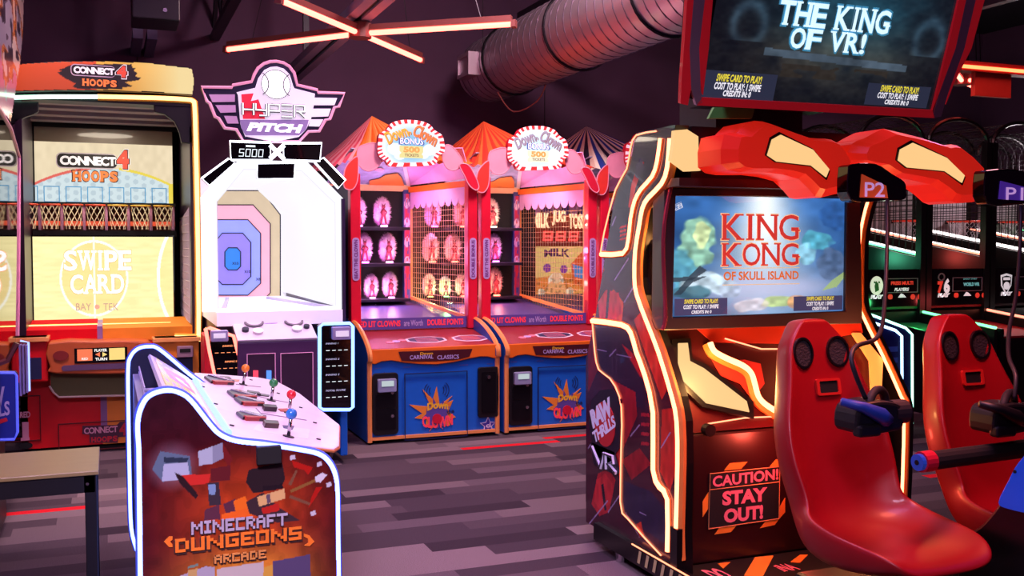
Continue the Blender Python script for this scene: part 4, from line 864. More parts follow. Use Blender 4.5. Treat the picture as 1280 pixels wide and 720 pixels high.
# outlined word HYPER in angular strokes, and PITCH
b = MB(); W_ = mat('word_white', '#ffffff', .4, emit='#ffffff', es=1.1)
L = {'H': [[(0, 0), (0, 1)], [(0, .45), (.9, .45)], [(.9, 0), (.9, 1)]], 'Y': [[(0, 1), (0, .45), (.9, .45)], [(.9, 1), (.9, 0), (.3, 0)]], 'P': [[(0, 0), (0, 1), (.9, 1), (.9, .45), (0, .45)]], 'E': [[(.9, 1), (0, 1)], [(0, .5), (.9, .5)], [(0, 0), (.9, 0)]], 'R': [[(0, 0), (0, 1), (.9, 1), (.9, .5), (.2, .5)], [(.4, .5), (.95, 0)]]}
q = rc(f, *(hp([(282, 320)])[0] + hp([(640, 385)])[0])); cw = (q[2] - q[0]) / 5
for w, m, n in ((.0135, INK, .018), (.0065, W_, .03)):
    b = MB()
    for i, ch in enumerate('HYPER'):
        for st in L[ch]: b.tube([f.pt(q[0] + (i + x * .92 + .02) * cw, q[1] + y * (q[3] - q[1]), n) for x, y in st], w, 4)
    b.build('lettering', m, sg)
txt(f, 'PITCH', rc(f, *(hp([(305, 425)])[0] + hp([(622, 475)])[0])), W_, sg, bold=.06, shear=.25, n=.02)
# displays around the mouth
def disp(pts, name, par, m=GLOSSK, n0=-.05, edge=True):
    p = f.pxs(hp(pts)); o = MB().ex(f, p, n0, .03).build(name, m, par, bevel=.004)
    if edge: led(f, p, .011, PLED, o, n=.022, closed=True)
    return o
d1 = disp([(212, 528), (438, 535), (438, 632), (218, 632)], 'score_display', t); f3 = f.off(.031)
segtext(f3, '5000', rc(f3, *(hp([(262, 568)])[0] + hp([(398, 612)])[0])), glow('display_cold_white', (.86, .93, 1), 1.3), d1, gap=.3, n=.001); MB().fbox(f3, *(lambda r: (r[0], r[2], r[1], r[3]))(rc(f3, *(hp([(303, 547)])[0] + hp([(356, 557)])[0]))), 0, .002).build('caption_light', MATS['display_cold_white'], d1)
disp([(510, 540), (725, 538), (715, 638), (515, 632)], 'score_display', t)
b = MB(); c = f.px(*hp([(475, 587)])[0])
for s in (-1, 1): b.bar(f.pt(c[0] - .05, c[1] - s * .05, .03), f.pt(c[0] + .05, c[1] + s * .05, .03), .03)
b.build('cross_light', PLED, t)
def hq(pts): return crop(240, 200, 4.5, pts)
for pts, nm in (([(365, 22), (575, 18), (570, 108), (365, 108)], 'lower_display'), ([(205, -5), (240, 18), (98, 145), (55, 105)], 'corner_display'), ([(690, 15), (735, -10), (858, 115), (820, 158)], 'corner_display')):
    p = f.pxs(hq(pts)); o = MB().ex(f, p, -.05, .03).build(nm, GLOSSK, t, bevel=.004); led(f, p, .010, PLED, o, n=.022, closed=True)
# mouth: outer octagon and tunnel of lit panels
xl, xr = f.px(252, 300)[0], f.px(429, 300)[0]; zt, zb = f.px(340, 201)[1], f.px(340, 388)[1]; ch = .27
oo = [(xl + ch, zt), (xr - ch, zt), (xr, zt - ch), (xr, zb), (xl, zb), (xl, zt - ch)]
ii = [(xl + ch + .03, zt - .06), (xr - ch - .03, zt - .06), (xr - .05, zt - ch - .03), (xr - .05, zb + .02), (xl + .105, zb + .02), (xl + .105, zt - ch - .03)]
MB().ring(f, oo, ii, -.06, .02).build('mouth_frame', PWH, t)
VE = 10.1; names = ['ceiling_panel', 'chamfer_panel', 'side_panel', 'lane_floor', 'side_panel', 'chamfer_panel']
lit = glow('white_tunnel_panel', (.94, .92, 1.0), .95)
for i in range(6):
    p, q = ii[i], ii[(i + 1) % 6]
    if i == 3: continue
    b = MB(); b.add([(p[0], 7.57, p[1]), (q[0], 7.57, q[1]), (q[0], VE, q[1]), (p[0], VE, p[1])], [[0, 1, 2, 3]]); b.build(names[i], lit if i != 4 else WHITE, t, solid=.02)
MB().ex(FR(0), [(7.45, zb - .10), (VE, zb - .1), (VE, zb - .02), (7.45, zb)], xl + .09, xr - .03).build('lane_floor', mat('lane_white', '#f0ecf8', .3, emit='#ece6f8', es=.35), t)
b = MB(); zz = zb + .004
for p, q in (((.78, 7.6), (1.0, 9.4)), ((1.58, 7.6), (1.36, 9.4))): b.bar((p[0], p[1], zz), (q[0], q[1], zz - .012), .03)
b.pieces('lane_line', mat('lane_lilac', '#b8a8d0', .5), t)
# octagon target
fb = FV(VE - .05)
MB().fbox(fb, ii[4][0], ii[3][0] + .05, zb - .05, zt + .02, -.08, -.03).build('target_backing', mat('backing_white', '#efeaf6', .5, emit='#efeaf6', es=.5), t)
def oct_px(l, r_, tp, bt, k=.42):
    w = min(r_ - l, 999) / 2 * k * 1.05; h = (bt - tp) / 2 * k * .75
    return fb.pxs(hq([(l + w, tp), (r_ - w, tp), (r_, tp + h * 1.15), (r_, bt - h), (r_ - w, bt), (l + w, bt), (l, bt - h), (l, tp + h * 1.15)]))
RG = [((20, 497, 172, 925), '#b4a284', 1), ((0, 440, 253, 840), '#e896a8', 1), ((58, 385, 336, 760), '#7f86e0', 1), ((124, 329, 412, 700), '#7a6ad0', 1), ((183, 271, 494, 618), '#1a68c0', 1)]
for k, (r, cl, e) in enumerate(RG):
    p = oct_px(*r); o = MB().ex(fb, p, -.03 + .008 * k, .008 * k).build('target_ring', mat('target_%d' % k, cl, .45, emit=cl, es=.62), t); led(fb, p, .006, INK, o, n=.008 * k, closed=True, name='ring_line')
for s, r in (('X10', (290, 620, 325, 635)), ('X8', (355, 662, 380, 677)), ('X15', (222, 574, 258, 588))): txt(fb, s, rc(fb, *(hq([r[:2]])[0] + hq([r[2:]])[0])), INK, t, bold=.03, n=.05)
# cabinet below
MB().box(.74, xr - .02, 7.72, 10.15, .06, zb - .1).build('cabinet', mat('violet_cabinet', '#3c2450', .4), t)
MB().box(xl + .06, xr - .06, 7.78, 10.1, 0, .06).build('toe_kick', MATT, t)
MB().box(.74, xr, VE, VE + .06, .06, zt + .05).build('rear_panel', BLACK, t)
for u, y1 in ((xr - .02, 10.12),): MB().box(u, u + .025, 7.5, y1, .06, zt - ch).build('outer_side', mat('outer_side_violet', '#2c1e44', .4), t)
fk = Fr((0, 7.25, .93), (1, 0, 0), (0, .30, .17)); fkf = FV(7.25)
q = rc(fkf, 300, 427, 398, 500); a0, a1 = fkf.px(297, 430)[0], fkf.px(397, 430)[0]
zt2 = fkf.px(340, 427)[1]; fk = Fr((0, 7.25, zt2), (1, 0, 0), (0, .34, .16))
MB().ex(FR(0), [(7.25, .06), (7.72, .06), (7.72, zt2 + .2), (7.62, zt2 + .17), (7.25, zt2)], a0, a1).build('ball_console', mat('violet_console', '#4a2a58', .4), t, bevel=.008)
dk = MB().ex(fk, [(a0, 0), (a1, 0), (a1 - .02, .40), (a0 - .02, .40)], .0, .02).build('console_deck', mat('deck_silver', '#d8d4e6', .25, .3), t, bevel=.004); fk = fk.off(.02)
for x, y, rr in ((.25, .24, .07), (.76, .24, .07)): MB().ring(fk, ellipse(a0 + (a1 - a0) * x, y, rr, rr, 24), ellipse(a0 + (a1 - a0) * x, y, rr * .78, rr * .78, 24), 0, .015).build('ball_ring', GREY, dk)
for x, y, m, rr in ((.12, .13, INK, .025), (.27, .10, WHITE, .038), (.77, .12, WHITE, .038), (.9, .15, INK, .022)): MB().disc(fk, a0 + (a1 - a0) * x, y, rr, 0, .02, 16).build('push_button', m, dk)
b = MB(); b.ex(fk, [(a0 + .16, .3), (a0 + .36, .3), (a0 + .30, .22), (a0 + .22, .22)], 0, .002); b.build('deck_print', SIGNV, dk)
for r in ((309, 442, 344, 500), (351, 441, 391, 508)):
    qq = rc(fkf, *r); o_ = [(qq[0], qq[1]), (qq[2], qq[1]), (qq[2], qq[3]), (qq[0], qq[3])]; MB().fbox(fkf, qq[0], qq[2], qq[1], qq[3], 0, .01).build('console_door', mat('door_plum', '#38203c', .4), t, bevel=.003); led(fkf, o_, .004, mat('door_line_pink', '#d890c0', .4, emit='#d890c0', es=.3), t, n=.01, closed=True, name='door_outline')
fj = fkf.off(.01)
for x, m in ((319.5, glow('red_button_light', (1, .05, .1), 1.5)), (336, glow('blue_button_light', (.1, .3, 1), 1.2))): MB().ex(fj, fj.pxs([(x - 3, 463), (x + 3, 463), (x + 3, 475), (x - 3, 475)]), 0, .012).build('coin_button', m, t)
# score pedestals
def pedestal(pts, edge, dash, words, vv, nm):
    fp = FV(vv); p = fp.pxs(pts); o = MB().ex(fp, p, -.12, 0).build(nm, GLOSSK, t, bevel=.006); led(fp, p, .013, edge, o, closed=True)
    x0 = sum(q[0] for q in pts[:1]) ; return o, fp
o, fp = pedestal([(399.5, 409), (404, 405), (437, 404), (441, 408), (441, 509), (437, 512), (404, 512), (399.5, 509)], glow('blue_white_led', (.15, .30, 1.0), 4.5), None, None, 7.3, 'blue_score_panel')
CW_ = MATS['display_cold_white']
for k, y in enumerate((429, 448.5, 468, 487.5)):
    txt(fp, ('CHANGE 1', 'CHANGE 2', 'CHANGE 3', 'TOTAL SCORE')[k] if False else ('INNING 1', 'INNING 2', 'INNING 3', 'TOTAL SCORE')[k], rc(fp, 407, y - .8, (423, 424, 424, 432)[k], y + 1.4), mat('dim_white_letters', '#b8c0d8', .5, emit='#b8c0d8', es=.5), o, n=.003, bold=.02, shear=.2); segtext(fp, '----', rc(fp, 407, y + 4.5, 434, y + 13), CW_, o, n=.003, gap=.65)
rd = MB().ex(fp, rrect(*(lambda r: (r[0], r[2], r[1], r[3]))(rc(fp, 414, 408, 437, 424)), .01), 0, .05).build('card_reader', mat('reader_lilac', '#a8a4cc', .3), o, bevel=.005); MB().fbox(fp, *(lambda r: (r[0], r[2], r[1], r[3]))(rc(fp, 418, 413, 434, 420)), .05, .053).build('reader_slot', mat('slot_light', '#e8e8f4', .4, emit='#e8e8f4', es=.4), rd)
o, fp = pedestal([(257, 411), (262, 410), (292, 420), (305, 470), (307, 486), (272, 486), (262, 440)], glow('red_white_led', (1.0, .14, .10), 4.5), None, None, 7.3, 'red_score_panel')
RD_ = glow('display_red_orange', (1, .3, .12), 1.6)
for k, (x, y) in enumerate(((268, 432), (271, 451.5))):
    txt(fp, 'INNING %d' % (k + 1), rc(fp, x + 10, y - .8, x + 25, y + 1.4), RD_, o, n=.003, bold=.02, shear=.2); segtext(fp, '----', rc(fp, x, y + 4.5, x + 27, y + 13), RD_, o, n=.003, gap=.65)
rd = MB().ex(fp, rrect(*(lambda r: (r[0], r[2], r[1], r[3]))(rc(fp, 262.5, 412.5, 284.5, 426.5)), .01), 0, .05).build('card_reader', MATS['reader_lilac'], o, bevel=.005); MB().fbox(fp, *(lambda r: (r[0], r[2], r[1], r[3]))(rc(fp, 266, 416, 281, 422)), .05, .053).build('reader_slot', MATS['slot_light'], rd)
for x0, x1, m in ((xl + .0, .72, CRIM), (1.6, xr, BLUEP)): MB().box(x0, x1, 7.44, 7.75, .06, 1.0).build('pedestal', m, t, bevel=.01)
lamp('tunnel_lamp', 'AREA', (1.16, 8.8, 2.1), 14, (.9, .88, 1), .5)

# ================================================================== FOUR-PLAYER JOYSTICK CABINET (foreground left)
BLED = glow('blue_white_edge_led', (.14, .21, 1.0), 7.0)
t = thing('joystick_cabinet', 'low four player joystick cabinet with glowing white edges and red side art', 'arcade game', (.38, 4.2, 0))
fn, ff = FV(3.45), FV(5.0)
npx = smooth([(173.5, 560), (172, 530), (176, 510), (186, 495), (205, 488), (222, 490), (238, 500), (262, 530), (275, 543), (295, 551), (330, 555), (370, 561), (398, 567), (412, 578), (420, 596), (422, 620)], 4)
pn = fn.pxs(npx); xa, xb = pn[0][0] - .004, pn[-1][0] + .004
pn = [(xa, .03)] + pn + [(xb, .03)]
sd = MB().ex(fn, pn, -.05, 0).build('side_panel', BLACK, t, label='red-art side panel facing the viewer')
pf = ff.pxs(smooth([(171, 688), (164, 660), (162, 600), (160.5, 520), (160, 462), (163, 446), (172, 436), (186, 433), (200, 437), (236, 467), (262, 486)], 4)); pf = pf + [(.53, .86), (.64, .84), (xb, .74), (xb, .03), (pf[0][0], .03)]
fs_ = MB().ex(ff, pf, -.05, 0).build('side_panel', mat('navy_side', '#141a3c', .4), t, label='far side panel with navy inside')
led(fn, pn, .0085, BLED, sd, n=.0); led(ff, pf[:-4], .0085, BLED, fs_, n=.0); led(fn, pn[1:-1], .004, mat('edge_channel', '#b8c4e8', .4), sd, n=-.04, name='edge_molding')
# side art: glowing red and orange print with blocks and a crossbow; the heroes are left out
a0, a1 = min(p[0] for p in pn), max(p[0] for p in pn); zt_ = max(p[1] for p in pn); zlo = .2
def art(S, T, A, B):
    X = 150 + (A - fn.px(150, 600)[0]) / (fn.px(440, 600)[0] - fn.px(150, 600)[0]) * 290; z7, z5 = fn.px(300, 720)[1], fn.px(300, 500)[1]; Y = 720 - (B - z7) / (z5 - z7) * 220
    I = np.ones(S.shape + (3,)) * sr('#4a1018')
    g = np.clip(1 - np.hypot((X - 305) / 130, (Y - 640) / 100), 0, 1)[..., None]; I = I * (1 - g) + sr('#d8501c') * g
    g = np.clip((Y - 660) / 60, 0, 1)[..., None] * np.clip(1.2 - np.abs(X - 300) / 110, 0, 1)[..., None]; I = I * (1 - g) + sr('#f0a030') * g
    g = np.clip((575 - Y) / 60, 0, 1)[..., None]; I = I * (1 - g * .6) + sr('#2a1420') * g * .6
    n = np.floor(vnoise(S, T, 26, 3) * 4) / 4; I = I * (.86 + .25 * n[..., None])
    def P(c, pts, k=4.0, x0=150, y0=540): fill(I, crop(x0, y0, k, pts), X, Y, c)
    h = np.clip(1 - np.hypot((X - 212) / 36, (Y - 575) / 34), 0, 1)[..., None]; I = I * (1 - h * .6) + sr('#c8d4e8') * h * .6
    P('#5c7084', [(150, 150), (190, 65), (330, 100), (340, 200), (200, 215)]); P('#aab6c8', [(205, 130), (320, 130), (330, 215), (195, 210)]); P('#2c3848', [(205, 95), (325, 108), (315, 130), (205, 122)])
    P('#a8b4c0', [(370, 80), (440, 60), (440, 145), (375, 150)]); P('#8890a0', [(440, 60), (490, 45), (500, 120), (440, 145)]); P('#702020', [(490, 45), (540, 130), (520, 165), (495, 125)])
    P('#c83028', [(285, 190), (430, 195), (420, 240), (300, 245)]); P('#2c1c20', [(255, 172), (295, 195), (370, 295), (355, 312), (280, 230)]); P('#602024', [(430, 170), (530, 160), (525, 235), (430, 235)])
    P('#3a3038', [(415, 240), (470, 240), (480, 350), (420, 350)]); P('#7a98b8', [(418, 245), (455, 250), (452, 300), (420, 296)]); P('#5a3040', [(400, 370), (470, 350), (475, 425), (395, 420)]); P('#583040', [(490, 350), (550, 330), (580, 425), (510, 425)])
    P('#e87020', [(540, 340), (600, 320), (640, 430), (560, 430)]); P('#e86820', [(480, 400), (620, 380), (640, 430), (480, 430)])
    P('#2c2024', [(620, 190), (790, 165), (805, 250), (780, 300), (640, 310), (605, 250)]); P('#241a20', [(690, 280), (790, 275), (795, 300), (690, 305)]); P('#3c2c30', [(605, 350), (690, 310), (780, 400), (880, 470), (760, 470), (620, 410)])
    P('#d8b070', [(660, 330), (800, 300), (805, 350), (670, 380)]); P('#605060', [(705, 325), (725, 320), (730, 365), (712, 370)]); P('#b82820', [(680, 390), (770, 370), (775, 410), (690, 420)])
    P('#b02018', [(840, 160), (950, 205), (925, 240), (905, 215), (850, 195)]); P('#b02018', [(925, 410), (1000, 310), (965, 310), (940, 360), (930, 395)]); P('#7a5038', [(820, 280), (860, 210), (870, 215), (835, 290)]); P('#7a5038', [(830, 335), (935, 385), (930, 398), (825, 350)])
    P('#8a6030', [(830, 310), (970, 262), (975, 275), (835, 325)]); P('#d8d8dc', [(960, 255), (1000, 235), (1025, 250), (990, 285), (965, 280)])
    for q in ((985, 190), (1035, 300), (845, 145), (950, 440)): P('#c8c8cc', [(q[0] - 15, q[1] - 8), (q[0] + 10, q[1] - 14), (q[0] + 15, q[1] + 8), (q[0] - 12, q[1] + 14)])
    P('#a8a4b0', [(245, 690), (400, 650), (445, 660), (440, 800), (245, 800)]); P('#c0a060', [(315, 660), (360, 655), (355, 700), (315, 700)]); P('#708878', [(315, 640), (365, 632), (365, 645), (315, 652)])
    P('#c0b8b0', [(455, 670), (690, 660), (690, 800), (450, 800)]); P('#54486a', [(735, 665), (930, 650), (935, 800), (735, 800)]); P('#d0a040', [(690, 690), (735, 680), (735, 800), (680, 800)])
    return I
paint('side_art', fn, (a0, zlo, a1, zt_), 300, 330, art, PRINTG, sd, n=.003, mask=[(p[0] + (.007 if p[0] < .2 else -.007 if p[0] > .55 else 0), p[1] - .008) for p in pn])
G1, G2, G3 = mat('stone_grey_letters', '#b4acbc', .5), mat('dungeon_orange', '#f07c24', .5), mat('letter_shadow', '#3a1c18', .6)
def qa(x0, y0, x1, y1): return rc(fn, *(crop(150, 540, 4, [(x0, y0)])[0] + crop(150, 540, 4, [(x1, y1)])[0]))
for s, r, m, d in (('MINECRAFT', (355, 424, 836, 486), G1, 4), ('DUNGEONS', (275, 500, 905, 566), G2, 6), ('ARCADE', (470, 598, 728, 640), mat('arcade_tan', '#d89048', .5), 4)):
    pixtext(fn, s, qa(r[0] + d, r[1] + 2 * d, r[2] + d, r[3] + 2 * d), G3, sd, n=.0045); pixtext(fn, s, qa(r[0] - d, r[1] + d, r[2] - d, r[3] + d), G3, sd, n=.0045); pixtext(fn, s, qa(*r), m, sd, n=.008)
pts = crop(150, 540, 4, [(220, 545), (245, 520), (262, 520), (262, 535), (250, 545), (262, 560), (262, 572), (245, 572)]); MB().ex(fn, fn.pxs(pts), .004, .008).build('bracket_ornament', G2, sd)
pts = crop(150, 540, 4, [(970, 545), (945, 515), (918, 505), (918, 520), (938, 530), (940, 550), (920, 565), (945, 568)]); MB().ex(fn, fn.pxs(pts), .004, .008).build('bracket_ornament', G2, sd)
# body, control plate, screen
MB().box(.14, .60, 3.46, 4.94, .06, .80).build('body', BLACK, t); MB().box(.18, .56, 3.5, 4.9, 0, .06).build('toe_kick', MATT, t)
PL = Fr((.38, 0, 1.0), (.42, 0, -.12), (0, 1, 0))
pp = PL.pxs([(290, 546), (233, 465), (322, 471.5), (345, 476), (375, 492), (424.5, 531), (424, 557), (418, 561)])
pl = MB().ex(PL, pp, -.012, 0).build('control_plate', mat('pearl_plate', '#ece0ee', .28, .1), t, bevel=.003)
MB().ex(PL, [(a * .97 + .005, b_ + (.02 if b_ < 4 else -.02)) for a, b_ in pp], -.10, -.012).build('plate_box', BLACK, t)
led(PL.off(-.01), pp, .006, mat('plate_edge_orange', '#e0905a', .3, .3), t, closed=True, name='plate_edge')
def pc(pts): return PL.pxs(crop(150, 420, 4.41, pts))
for x, y in ((403, 205), (722, 243), (457, 281), (528, 376), (872, 317), (996, 396), (1074, 480), (616, 495), (1094, 571)): MB().disc(PL, *PL.px(150 + x / 4.41, 420 + y / 4.41), .009, 0, .004, 10).build('plate_screw', BLACK, pl)
def slot(pts, m, name='card_slot', h=.012): return MB().ex(PL, pc(pts), 0, h).build(name, m, pl, bevel=.002)
SLK = mat('slot_black', '#241e28', .3); SLR = mat('slot_red', '#a83430', .4); SLC = mat('slot_chrome', '#a8a0b0', .2, .8)
for dx, dy in ((0, 0), (125, 80), (165, 118), (175, 200)):
    q = lambda pts: [(x + dx, y + dy) for x, y in pts]
    slot(q([(462, 232), (480, 229), (630, 258), (625, 272), (500, 262)]), SLK); slot(q([(478, 232), (510, 232), (628, 262), (600, 264)]), SLC, 'slot_rim', .018); slot(q([(500, 258), (610, 262), (628, 270), (520, 268)]), SLR, 'slot_print', .016)
slot([(548, 232), (600, 235), (612, 246), (560, 243)], SLK, 'button_block'); slot([(600, 238), (660, 243), (655, 252), (610, 250)], mat('print_peach', '#d8a080', .5), 'panel_print', .003)
slot([(698, 310), (765, 320), (775, 332), (705, 322)], SLK, 'button_block'); slot([(768, 318), (825, 328), (820, 336), (770, 330)], SLK, 'panel_print', .004)
slot([(782, 398), (855, 402), (862, 418), (792, 414)], SLK, 'button_block', .02); slot([(870, 404), (925, 402), (920, 420), (885, 416)], SLR, 'panel_print', .004)
slot([(784, 488), (865, 492), (872, 512), (795, 508)], SLK, 'button_block', .02); slot([(895, 496), (960, 500), (950, 520), (900, 510)], mat('print_navy', '#2a3468', .5), 'panel_print', .004)
slot([(760, 485), (1050, 515), (1035, 568), (730, 520)], mat('pale_player_zone', '#f6ecf4', .3), 'player_zone', .0015)
b = MB()
for l in ([(640, 268), (775, 282)], [(640, 300), (690, 318), (830, 350), (925, 368)], [(750, 400), (775, 428), (1028, 466)]):
    p = PL.pxs(crop(150, 420, 4.41, l)); b.tube([PL.pt(*q_, .001) for q_ in p], .0025, 4)
b.pieces('plate_line', mat('line_grey', '#8a7e90', .5), pl)
for (bx_, by_), (cx_, cy_), col, nm in (((304, 481), (307, 466.5), '#f08a28', 'orange'), ((339, 501), (341.5, 485), '#2e8a4c', 'green'), ((361, 517), (363.8, 503.5), '#e02838', 'red'), ((360.5, 546), (363.5, 523.5), '#2a78c8', 'blue')):
    p = PL.px(bx_, by_); P0 = PL.pt(*p, 0); P1 = P0 + Vector((.012, 0, .085))
    js = MB().tube([P0, P1], .007, 8).build('joystick', CHROME, t, smooth=True, label='%s-topped joystick' % nm); MB().sphere(P1, .021, nu=16, nv=10).build('knob', mat('knob_' + nm, col, .25, coat=.3), js, smooth=True); MB().disc(PL, *p, .022, 0, .004, 16).build('dust_washer', BLACK, js)
p = fn.px(335, 560); MB().fbox(fn, p[0] - .04, p[0] + .04, p[1] - .05, p[1] + .01, .001, .03).build('side_latch', MATT, t, bevel=.003)
SCR0, SCR1 = Vector((.36, 0, 1.0)), Vector((.17, 0, 1.135)); fsn = Fr((.36, 3.47, 1.0), (0, 1, 0), SCR1 - SCR0)
Ls = (SCR1 - SCR0).length
MB().ex(FR(0), [(3.46, .78), (4.96, .78), (4.96, .98), (3.46, .98)], .12, .36).build('screen_box', mat('bezel_white', '#d8d0e4', .35), t)
b = MB(); b.add([(SCR0.x, 3.46, SCR0.z), (SCR0.x, 4.94, SCR0.z), (SCR1.x, 4.94, SCR1.z), (SCR1.x, 3.46, SCR1.z)], [[0, 1, 2, 3]]); o = b.build('screen_bezel', MATS['bezel_white'], t, solid=.015)
def scr(S, T, A, B):
    I = np.ones(S.shape + (3,)) * sr('#f4e8c8'); I[T > .3] = sr('#f0c04c'); fill(I, [(.5, .1), (.85, .2), (.8, .9), (.55, .75)], S, T, '#e06ab0'); fill(I, [(.6, .2), (.72, .3), (.7, .6), (.62, .5)], S, T, '#f8f0fa'); n = vnoise(S, T, 10, 2); I[n > .68] = sr('#c890e0'); return I
paint('screen_picture', fsn, (.12, .03, 1.44, Ls - .02), 90, 24, scr, print_mat('cabinet_screen', .9, .2), t, n=.011)
b = MB(); b.tube([(.372, 3.5, 1.012), (.372, 4.92, 1.012)], .012, 8); b.build('bezel_light', glow('blue_bezel_led', (.3, .45, 1.0), 2.0), t)
MB().box(.10, .125, 3.46, 4.95, .1, 1.05).build('back_panel', mat('ribbed_grey', '#8f8ca8', .4), t)
b = MB()
for k in range(20): z = .6 + .025 * k; b.box(.125, .130, 4.2, 4.94, z, z + .012)
b.build('vent_ribs', mat('vent_pale', '#b8b4d0', .4), t)
lamp('under_cabinet_glow', 'AREA', (.09, 4.2, .55), 5, (.25, .35, 1), .8, (0, -math.pi / 2, 0))

# ================================================================== TABLE and the game at the left edge
t = thing('side_table', 'black metal table with pale wood top at the left edge', 'table', (-.65, 4.55, 0))
TW_ = mat('pale_wood', '#8a7648', .4, vscale=3)
nt = TW_.node_tree; mp = nt.nodes.new('ShaderNodeMapping'); mp.inputs['Scale'].default_value = (1.5, 30, 30)
tcn = [n for n in nt.nodes if n.type == 'TEX_COORD'][0]; nzn = [n for n in nt.nodes if n.type == 'TEX_NOISE'][0]; nt.links.new(tcn.outputs['Object'], mp.inputs[0]); nt.links.new(mp.outputs[0], nzn.inputs['Vector'])
MB().box(-1.32, -.045, 4.29, 4.80, .735, .752).build('table_top', TW_, t, bevel=.003)
b = MB(); b.box(-1.30, -.06, 4.30, 4.34, .665, .735); b.box(-1.30, -.06, 4.75, 4.79, .665, .735); b.box(-1.30, -1.26, 4.3, 4.79, .665, .735); b.box(-.10, -.06, 4.3, 4.79, .665, .735); b.build('apron', BLACK, t)
for x, y in ((-.098, 4.30), (-.46, 4.30), (-.098, 4.745), (-1.30, 4.30), (-1.30, 4.745)):
    if x == -.46: continue
    MB().box(x, x + .045, y, y + .045, 0, .735).build('leg', BLACK, t, bevel=.003)
MB().box(-.47, -.425, 4.32, 4.365, 0, .665).build('leg', BLACK, t, bevel=.003)
MB().disc(FV(4.30), -.088, .70, .006, 0, .004, 10).build('bolt', CHROME, t)
t = thing('edge_game_cabinet', 'arcade cabinet at the left edge with glossy side and blue plate', 'arcade game', (-.9, 6.0, 0))
fr = FR(-.56); gl = mat('mirror_black_side', '#0c0a10', .04, .0, coat=1.0, spec=1.0)
MB().box(-1.5, -.58, 5.5, 6.6, .04, .80).build('base', BLACK, t)
p = fr.pxs([(-30, -60), (30, -60), (29, 5), (28, 40), (25, 75), (21, 100), (17, 125), (13, 150), (22, 190), (23, 200), (22.5, 300), (21.5, 400), (20, 425), (16, 440), (-60, 440), (-60, -60)])
pq = [(v_, z_) for v_, z_ in p]
MB().ex(fr, [(5.5, .8), (fr.px(20, 425)[0], .8)] + [fr.px(*q_) for q_ in ((20, 425), (22.5, 300), (23, 200), (13, 152))] + [(5.5, fr.px(13, 152)[1])], -.05, 0).build('glossy_side', mat('mirror_side', '#2a2a30', .03, 1.0), t)
led(fr, [fr.px(*q_) for q_ in ((22, 420), (23.5, 300), (24, 196), (13, 160), (-10, 120))], .012, mat('pink_edge', '#d88cb0', .4), t)
up_ = [fr.px(*q_) for q_ in ((13, 152), (17, 125), (21, 100), (25, 75), (28, 40), (29, 5), (30, -60))]; up_ = [(5.4, up_[0][1])] + up_ + [(5.4, up_[-1][1])]
MB().ex(fr, up_, -.6, 0).build('upper_box', BLACK, t)
def edge(S, T, A, B):
    I = np.ones(S.shape + (3,)) * sr('#b8b4c4'); n = vnoise(S, T, 9, 8); n2 = vnoise(S, T, 20, 12); I[n > .5] = sr('#e88a3a'); I[n > .62] = sr('#f6e6d8'); I[n2 > .72] = sr('#3a3440'); I[(T > .75) & (n < .5)] = sr('#7a68c0'); I[(T < .25) & (n < .45)] = sr('#d888b0'); return I
paint('upper_art', fr, (5.4, up_[0][1], max(q_[0] for q_ in up_), up_[-1][1]), 60, 90, edge, PRINTG, t, n=.003, mask=up_)
fbv = FV(6.0); p = fbv.pxs([(-70, 466), (18, 466), (21, 470), (22, 540), (18, 549), (-70, 552)]); o = MB().ex(fbv, p, -.1, 0).build('blue_plate', mat('blue_plate', '#1a2a9c', .4), t); led(fbv, p, .008, mat('plate_edge_blue', '#6a7af0', .3, emit='#4a5af0', es=.6), o, closed=True)
txt(fbv, 'RAW', rc(fbv, -38, 486, 8, 510), LAVL, o, bold=.04, shear=.2, n=.004, rot=.12); txt(fbv, 'THRILLS', rc(fbv, -42, 505, 13, 523), LAVL, o, bold=.03, shear=.2, n=.004, rot=.12); MB().ex(fbv, [(a, b_) for a, b_ in fbv.pxs([(-20, 530), (8, 522), (10, 526), (-18, 536)])], 0, .004).build('plate_swash', CRIM, o)
b = MB(); 
for k, x in enumerate((24, 28, 32)): q_ = rc(fbv.off(-.05), x, 432, x + 2.6, 495 - 2 * k); b.fbox(fbv, q_[0], q_[2], q_[1], q_[3], -.16, -.05)
b.pieces('fin', mat('violet_fin', '#9a8cc8', .3, .3), t); q_ = rc(fbv, 34.5, 430, 35.5, 492); led(fbv, [(q_[0], q_[1]), (q_[0], q_[3]), (q_[0] - .04, q_[3] + .01)], .006, glow('blue_edge_glow', (.3, .4, 1), 2.0), t, n=-.1)
led(fbv, [fbv.px(*q_) for q_ in ((-20, 462), (8, 452), (20, 430))], .016, mat('copper_tube', '#8a4a48', .3, .5), t, n=-.06, name='front_tube')
MB().box(-1.5, -.62, 5.55, 6.55, 0, .04).build('toe_kick', MATT, t)
